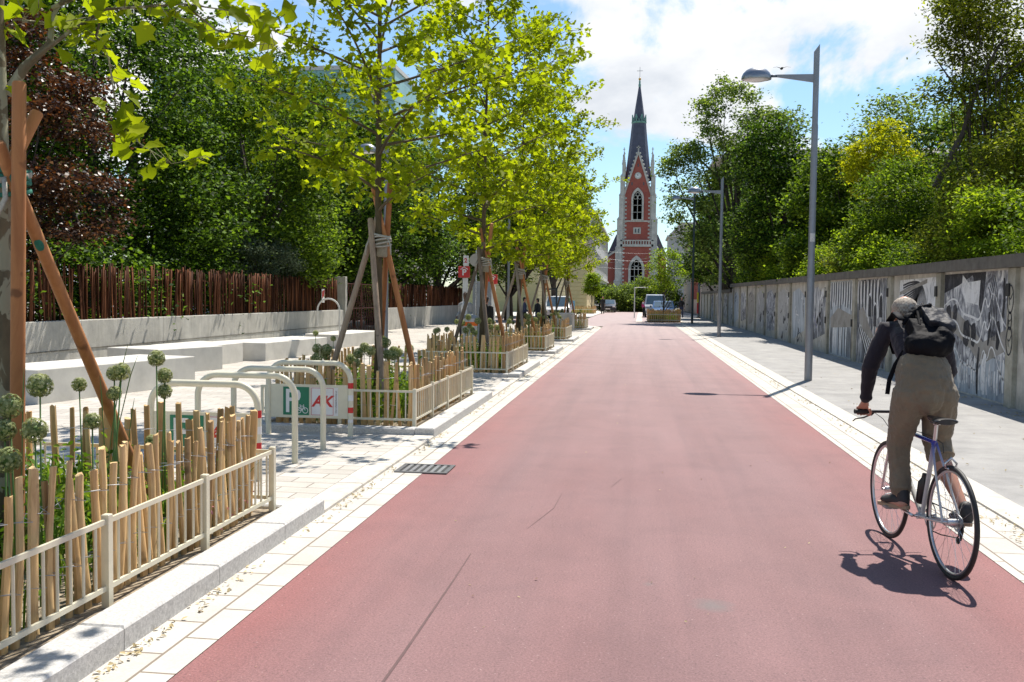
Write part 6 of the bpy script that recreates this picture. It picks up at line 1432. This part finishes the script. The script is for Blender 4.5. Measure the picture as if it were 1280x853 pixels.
def f_shirt(b):
    limb(b, [(0, .475, 1.20), (.005, .53, 1.285), (.02, .64, 1.385), (.04, .77, 1.465), (.05, .82, 1.49)], [(.150, .112), (.148, .108), (.165, .115), (.148, .096), (.085, .07)])
    for s_ in (-1, 1):
        sh = (-.135, .78, 1.45) if s_ < 0 else (.215, .76, 1.45); el = (-.225, .795, 1.20) if s_ < 0 else (.32, .825, 1.18); wr_ = (-.222, .868, .985) if s_ < 0 else (.237, .878, .99)
        mid = tuple((a+c)/2 for a, c in zip(sh, el)); m2 = tuple((a+c)/2 for a, c in zip(el, wr_))
        limb(b, [(.04, .76, 1.44), sh, mid, el, m2, wr_], [.075, .072, .062, .054, .047, .036])
        b.tube([tuple(wr_[k]+(el[k]-wr_[k])*.10 for k in range(3)), wr_], [.040, .044], 12)
blob('jersey', f_shirt, .008, shirt_m, pr, 3, .010, .05)
def f_trou(b):
    limb(b, [(0, .52, 1.285), (0, .485, 1.22), (0, .445, 1.12), (0, .425, 1.05)], [(.148, .115), (.172, .130), (.182, .140), (.165, .13)])
    limb(b, [(-.092, .43, 1.06), (-.10, .50, .90), (-.105, .572, .72), (-.10, .555, .57), (-.10, .525, .44)], [.112, .096, .075, .066, .069])
    limb(b, [(.095, .43, 1.06), (.112, .48, .90), (.115, .515, .75), (.122, .475, .672)], [.112, .102, .088, .083])
blob('trousers', f_trou, .007, trou_m, pr, 2, .017, .038)
for (c0, c1, r) in (((-.10, .527, .450), (-.10, .523, .432), .070), ((.122, .478, .676), (.124, .462, .652), .086)): b = MB(); b.tube([c0, c1], [r, r*1.02], 20, True); b.build('trouser_hem', trou_m, pr, True, 40)
plaid, nt, bs = _nodes('beige_plaid'); mp = mapping(nt); ch_ = N(nt, 'ShaderNodeTexChecker', Scale=70); nt.links.new(mp, ch_.inputs[0]); ch_.inputs[1].default_value = (.44, .38, .30, 1); ch_.inputs[2].default_value = (.17, .13, .10, 1)
nt.links.new(mixc(nt, .5, ch_.outputs[0], ramp(nt, noise(nt, 20, 4, .6), [(.35, (.20, .16, .13)), (.65, (.50, .44, .37))])), bs.inputs['Base Color']); bs.inputs['Roughness'].default_value = .9
def f_cap(b):
    b.ball((HX, HY-.008, HZ+.033), .083, .100, .072, 18); b.ball((HX, HY-.02, HZ+.008), .080, .092, .056, 16); b.tube([(HX-.05, HY+.09, HZ+.03), (HX, HY+.135, HZ+.022), (HX+.05, HY+.09, HZ+.03)], [.008, .012, .008], 8)
blob('cap', f_cap, .006, plaid, pr, 3, .010, .03)
hair_m = mat('reddish_brown_hair', (.16, .07, .035), .7, .3, 60, bmp=.6, bscale=200, stretch=(1, 1, .2))
def f_hair(b): b.ball((HX, HY-.03, HZ-.035), .078, .065, .052, 14); b.ball((HX, HY-.055, HZ-.055), .055, .04, .045, 12)
blob('hair', f_hair, .007, hair_m, pr, 2, .014, .02)
for s_ in (-1, 1):
    b = MB(); b.ball((HX+s_*.030, HY+.088, HZ+.012), .011, .007, .008, 10); b.build('eye', wh_p, pr, True)
def f_shoe(heel, toe):
    def g(b):
        h, t = Vector(heel), Vector(toe); d = (t-h); limb(b, [h, h+d*.35+Vector((0, 0, .012)), h+d*.7, t], [(.040, .042), (.043, .040), (.045, .030), (.036, .022)]); limb(b, [h+Vector((0, 0, .01)), h+Vector((0, .015, .065))], [.040, .043])
    return g
for (hl, to, lab) in (((-.095, .485, .353), (-.155, .655, .340), 'left'), ((.165, .165, .322), (.172, .355, .300), 'right')):
    sh = blob('shoe', f_shoe(hl, to), .006, mat('black_sneaker', (.022, .021, .022), .6, .3, 20) if lab == 'left' else bpy.data.materials['black_sneaker'], pr, 2)
    h, t = Vector(hl), Vector(to); d = (t-h).normalized(); w = Vector((d.y, -d.x, 0)).normalized(); b = MB(); pts = []
    for k in range(20):
        a = 2*PI*k/20; L = (t-h).length/2+.052; c = (h+t)/2; q = c+d*(L*math.cos(a))+w*((.046 if math.cos(a) > -.2 else .041)*math.copysign(abs(math.sin(a))**.8, math.sin(a))); q.z = c.z+d.z*L*math.cos(a)-.043; pts.append(q)
    b.prism(pts, (0, 0, .022)); b.build('sole', mat('gum_sole', (.34, .24, .15), .7, .1) if lab == 'left' else bpy.data.materials['gum_sole'], sh)
    b = MB(); 
    for k in range(4): c = h+d*(.085+.02*k)+Vector((0, 0, .046-.005*k)); b.tube([c-w*.026, c+Vector((0, 0, .006)), c+w*.026], .0035, 5)
    b.build('laces', wh_p, sh, True)
localise(pr, RB[0], RB[1], HD)
bp = empty('backpack', (0, 0, 0), 'black roll top backpack with grey flap carried high on the cyclist\'s back', 'backpack')
bag_m = mat('black_nylon', (.006, .006, .008), .7, .3, 8, bmp=.3, bscale=50, spec=.12); bag_g = mat('grey_black_nylon', (.018, .019, .024), .6, .25, 6, bmp=.3, bscale=50, spec=.25)
def f_bag(b):
    b.obox((.045, .515, 1.43), (1, .02, .05), (0, .64, .50), (0, -.5, .64), .118, .115, .068)
    b.ball((.035, .44, 1.372), .140, .092, .085, 16); b.ball((.105, .48, 1.41), .080, .11, .085, 14); b.ball((-.055, .46, 1.37), .075, .09, .075, 12)
blob('bag_body', f_bag, .010, bag_m, bp, 4, .022, .05)
def f_flap(b):
    b.obox((.11, .575, 1.53), (1, .12, -.10), (0, .66, .42), (0, -.42, .70), .085, .095, .050); b.ball((.10, .65, 1.575), .075, .07, .05, 12); b.ball((.15, .53, 1.485), .070, .09, .06, 12)
blob('flap', f_flap, .009, bag_g, bp, 3, .020, .045)
def f_roll(b):
    b.tube([(.0, .70, 1.545), (.04, .72, 1.585), (.09, .73, 1.60), (.13, .71, 1.59)], [.030, .036, .034, .024], 10); b.ball((-.02, .66, 1.53), .05, .05, .045, 10)
blob('rolled_top', f_roll, .008, bag_m, bp, 2, .02, .03)
for s_, cx_ in ((-1, -.075), (1, .15)): b = MB(); b.tube([(cx_-.02, .60, 1.53), (cx_-.01, .74, 1.575), (cx_, .86, 1.52), (cx_, .86, 1.42), (cx_, .74, 1.30)], [(.026, .007)]*5, 8, True, (1, 0, 0)); b.build('shoulder_strap', bag_m, bp, True)
b = MB(); b.tube([(-.115, .50, 1.33), (-.17, .50, 1.24), (-.205, .50, 1.14), (-.215, .50, 1.05)], [(.015, .003)]*4, 6, True, (1, 0, 0)); b.build('hanging_strap', bag_m, bp)
b = MB()
for k in range(3): b.tube([(-.02+.06*k, .50-.01*k, 1.505), (.0+.06*k, .60, 1.60), (.02+.05*k, .70, 1.64)], [(.008, .003)]*3, 6, True, (1, 0, 0))
b.tube([(-.10, .58, 1.50), (.02, .60, 1.615), (.10, .62, 1.63)], [(.010, .004)]*3, 6); b.build('lash_strap', bag_m, bp)
localise(bp, RB[0], RB[1], HD)

# ================================================================ people further off
def walker(x, y, z, H, face, label, top_c, leg_c, hair_c=(.02, .015, .012), skin_c=None, coat=False, stride=.12, arm=.0, vest=None):
    """standing or walking person, H tall, looking along the heading 'face'"""
    e = empty('person', (0, 0, 0), label, 'person', None); k = H/1.75
    sk = skin if skin_c is None else mat('darker_skin', skin_c, .5, .08)
    def S(p): return (p[0]*k, p[1]*k, p[2]*k)
    def lm(b, pts, rs): limb(b, [S(p) for p in pts], [tuple(q*k for q in r) if isinstance(r, tuple) else r*k for r in rs], n=12)
    def fb(b):
        lm(b, [(0, 0, .92), (0, 0, 1.1), (0, .01, 1.28), (0, 0, 1.42)], [(.145, .10), (.125, .085), (.16, .10), (.12, .07)])
        lm(b, [(0, 0, 1.42), (0, .01, 1.54)], [.055, .05]); b.ball(S((0, .01, 1.64)), .074*k, .09*k, .112*k, 14); b.ball(S((0, .04, 1.575)), .05*k, .055*k, .05*k, 10); b.ball(S((0, .105, 1.62)), .012*k, .018*k, .02*k, 8)
        for s_ in (-1, 1):
            b.ball(S((s_*.077, 0, 1.62)), .010*k, .02*k, .03*k, 8)
            hy = s_*stride; fz = arm
            lm(b, [(s_*.18, 0, 1.38), (s_*.215, -hy*.3, 1.12), (s_*.215, -hy*.9+.10+fz, .90+fz*.8)], [.046, .038, .026])
            hx, hyy, hzz = s_*.212, -hy*.9+.115+fz, .845+fz*.9
            lm(b, [(hx, hyy-.01, hzz+.04), (hx, hyy, hzz)], [(.018, .036), (.014, .034)])
            for q in range(4): yo = -.027+.018*q; b.tube([S((hx, hyy+yo, hzz-.02)), S((hx-s_*.006, hyy+yo, hzz-.055)), S((hx-s_*.018, hyy+yo, hzz-.085+.006*abs(q-1)))], [.009*k, .008*k, .007*k], 6)
            b.tube([S((hx, hyy+.03, hzz+.02)), S((hx-s_*.012, hyy+.05, hzz-.015)), S((hx-s_*.018, hyy+.05, hzz-.04))], [.011*k, .009*k, .008*k], 6)
            lm(b, [(s_*.085, 0, .92), (s_*.095, hy*.55+.02, .50), (s_*.10, hy*1.1-.02, .09)], [.085, .056, .038]); lm(b, [(s_*.10, hy*1.1-.03, .045), (s_*.11, hy*1.1+.13, .035)], [.036, .03])
    blob('body', fb, .010*k, sk, e, 2)
    def ft(b):
        lm(b, [(0, 0, .95 if not coat else .62), (0, 0, 1.1), (0, .01, 1.28), (0, 0, 1.43)], [(.165, .12) if not coat else (.20, .17), (.15, .11), (.178, .118), (.12, .075)])
        for s_ in (-1, 1): hy = s_*stride; lm(b, [(s_*.12, 0, 1.40), (s_*.19, 0, 1.37), (s_*.218, -hy*.3, 1.12), (s_*.216, -hy*.85+.09+arm*.9, .94+arm*.75)], [.06, .062, .052, .038])
    blob('top', ft, .012, top_c, e, 3, .012, .06)
    if vest:
        blob('vest', lambda b: lm(b, [(0, .02, 1.0), (0, .025, 1.15), (0, .03, 1.33)], [(.13, .125), (.12, .12), (.14, .125)]), .012, vest, e, 3)
    def fl(b):
        lm(b, [(0, 0, 1.02), (0, 0, .9)], [(.15, .11), (.16, .12)])
        for s_ in (-1, 1): hy = s_*stride; lm(b, [(s_*.085, 0, .90), (s_*.095, hy*.55+.02, .50), (s_*.10, hy*1.05-.02, .13)], [.098, .078, .062])
    blob('trousers', fl, .012, leg_c, e, 3, .012, .06)
    blob('hair', lambda b: (b.ball(S((0, -.012, 1.67)), .084*k, .092*k, .10*k, 14), b.ball(S((0, -.04, 1.61)), .07*k, .06*k, .08*k, 10)), .010, mat('dark_hair', hair_c, .7, .2), e, 2)
    for s_ in (-1, 1):
        hy = s_*stride; blob('shoe', lambda b: lm(b, [(s_*.10, hy*1.1-.045, .05), (s_*.105, hy*1.1+.05, .055), (s_*.112, hy*1.1+.16, .04)], [.046, .044, .034]), .010, M['black'], e, 2)
    for c in e.children: c.matrix_parent_inverse = Matrix()
    e.location = (x, y, z); e.rotation_euler = (0, 0, face-PI/2); return e
dk = cloth('dark_cloth', (.018, .018, .022)); gs = cloth('grey_shirt', (.34, .34, .34)); nv = cloth('navy_cloth', (.03, .04, .09)); pk = cloth('pink_cloth', (.50, .05, .22))
walker(-5.2, 28.4, .03, 1.74, -PI/2-.3, 'person in light grey shirt with white front and dark trousers behind the third planter', gs, dk, skin_c=(.10, .05, .03), vest=cloth('white_cloth', (.7, .7, .7)), stride=.06, arm=.12)
walker(-4.75, 29.6, .03, 1.62, PI/2, 'person in black partly hidden behind the stakes of the third plane tree', dk, dk, stride=.05)
walker(-3.55, 98, 0, 1.80, -PI/2, 'person in a long black coat walking in the middle distance at the far left kerb', dk, dk, coat=True)
walker(-5.55, 46.5, .03, 1.6, .3, 'person in navy clothes seen between the fourth and fifth tree supports', nv, dk, stride=.05, arm=.1)
walker(-5.0, 47.5, .03, 1.55, 2.6, 'person in dark clothes facing the one in navy beyond the fourth planter', dk, nv, stride=.05)
walker(3.75, 82, .02, 1.75, -PI/2, 'person in dark clothes on the right pavement beside the parked cars', dk, nv)
walker(.62, 84, 0, 1.6, PI/2, 'small far person in a pink top left of the parked cars', pk, dk)
# bird
e = empty('bird', (0, 0, 0), 'small dark bird flying right of the nearest lamp head', 'bird')
b = MB(); c = at_depth(977, 86, 60); b.ball(c, .09, .16, .07, 10); b.tube([c+Vector((0, .12, .0)), c+Vector((.02, .24, .03))], [.05, .035], 8); b.build('body', M['black'], e, True)
for s_ in (-1, 1): b = MB(); b.prism([c+Vector((s_*.05, .08, .02)), c+Vector((s_*.30, .05, .12)), c+Vector((s_*.52, -.12, .04)), c+Vector((s_*.28, -.08, .08)), c+Vector((s_*.05, -.06, .02))], (0, 0, .012)); b.build('wing', M['black'], e)
b = MB(); b.prism([c+Vector((-.03, -.12, 0)), c+Vector((.03, -.12, 0)), c+Vector((.07, -.32, 0)), c+Vector((-.07, -.32, 0))], (0, 0, .012)); b.build('tail', M['black'], e)
for ch2 in e.children: ch2.matrix_parent_inverse = Matrix()
bpy.context.view_layer.update()

# ================================================================ light and sky
SUN = Vector((.193, .514, 1)).normalized()
L = bpy.data.lights.new('sun', 'SUN'); L.energy = 4.9; L.angle = R_(.53); L.color = (1, .935, .84)
lo = bpy.data.objects.new('sun', L); col.objects.link(lo); lo.rotation_euler = SUN.to_track_quat('Z', 'Y').to_euler(); lo.location = (0, 0, 40)
w = bpy.data.worlds.new('World'); sc.world = w; w.use_nodes = True; nt = w.node_tree
bg = nt.nodes['Background']; sky = nt.nodes.new('ShaderNodeTexSky'); sky.sky_type = 'NISHITA'; sky.sun_disc = False
sky.sun_elevation = math.asin(SUN.z); sky.sun_rotation = math.atan2(SUN.x, SUN.y); sky.air_density = 1.0; sky.dust_density = .4; sky.ozone_density = 1.6
nt.links.new(mixc(nt, 1, sky.outputs[0], (.86, .98, 1.02), 'MULTIPLY'), bg.inputs[0]); bg.inputs[1].default_value = .105
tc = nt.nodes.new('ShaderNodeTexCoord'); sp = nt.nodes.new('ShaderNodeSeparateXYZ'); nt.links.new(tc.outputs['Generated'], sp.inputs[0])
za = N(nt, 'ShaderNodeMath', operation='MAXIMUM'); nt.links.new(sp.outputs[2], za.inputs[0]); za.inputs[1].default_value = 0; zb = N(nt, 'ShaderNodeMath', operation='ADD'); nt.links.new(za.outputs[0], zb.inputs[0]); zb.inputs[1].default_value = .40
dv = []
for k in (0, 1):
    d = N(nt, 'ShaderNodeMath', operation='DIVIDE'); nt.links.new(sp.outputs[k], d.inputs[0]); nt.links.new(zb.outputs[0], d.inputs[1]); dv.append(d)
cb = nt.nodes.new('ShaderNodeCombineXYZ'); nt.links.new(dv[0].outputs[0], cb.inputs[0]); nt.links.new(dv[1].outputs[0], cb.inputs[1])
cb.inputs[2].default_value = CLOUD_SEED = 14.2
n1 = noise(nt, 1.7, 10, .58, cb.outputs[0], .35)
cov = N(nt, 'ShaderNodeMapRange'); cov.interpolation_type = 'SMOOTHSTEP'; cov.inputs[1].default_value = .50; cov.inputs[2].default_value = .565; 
zm = N(nt, 'ShaderNodeMapRange'); zm.inputs[1].default_value = .34; zm.inputs[2].default_value = .62; zm.inputs[4].default_value = .14; nt.links.new(sp.outputs[2], zm.inputs[0])  # cloud cover thinned overhead, out of view, to lower the ambient light
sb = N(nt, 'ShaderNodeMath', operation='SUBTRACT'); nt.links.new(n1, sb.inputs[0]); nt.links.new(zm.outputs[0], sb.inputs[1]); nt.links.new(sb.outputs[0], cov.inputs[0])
n2 = noise(nt, 2.6, 6, .6, cb.outputs[0], .2)
ccol = ramp(nt, n2, [(.34, (.70, .74, .80)), (.50, (.90, .92, .95)), (.62, (1, 1, 1))])
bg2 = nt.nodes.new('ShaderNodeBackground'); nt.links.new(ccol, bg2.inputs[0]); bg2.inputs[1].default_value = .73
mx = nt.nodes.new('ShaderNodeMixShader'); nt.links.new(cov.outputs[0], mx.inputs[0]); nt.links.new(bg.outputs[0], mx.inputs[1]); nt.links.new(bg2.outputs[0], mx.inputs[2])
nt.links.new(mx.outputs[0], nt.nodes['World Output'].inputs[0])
sc.view_settings.view_transform = 'Standard'; sc.view_settings.look = 'None'; sc.view_settings.exposure = .60; sc.view_settings.gamma = 1; sc.view_settings.use_curve_mapping = False
sc.render.engine = 'CYCLES'; cy = sc.cycles
cy.max_bounces = 6; cy.diffuse_bounces = 3; cy.glossy_bounces = 2; cy.transmission_bounces = 4; cy.transparent_max_bounces = 4
cy.use_denoising = True; cy.sample_clamp_indirect = 6; cy.caustics_reflective = False; cy.caustics_refractive = False
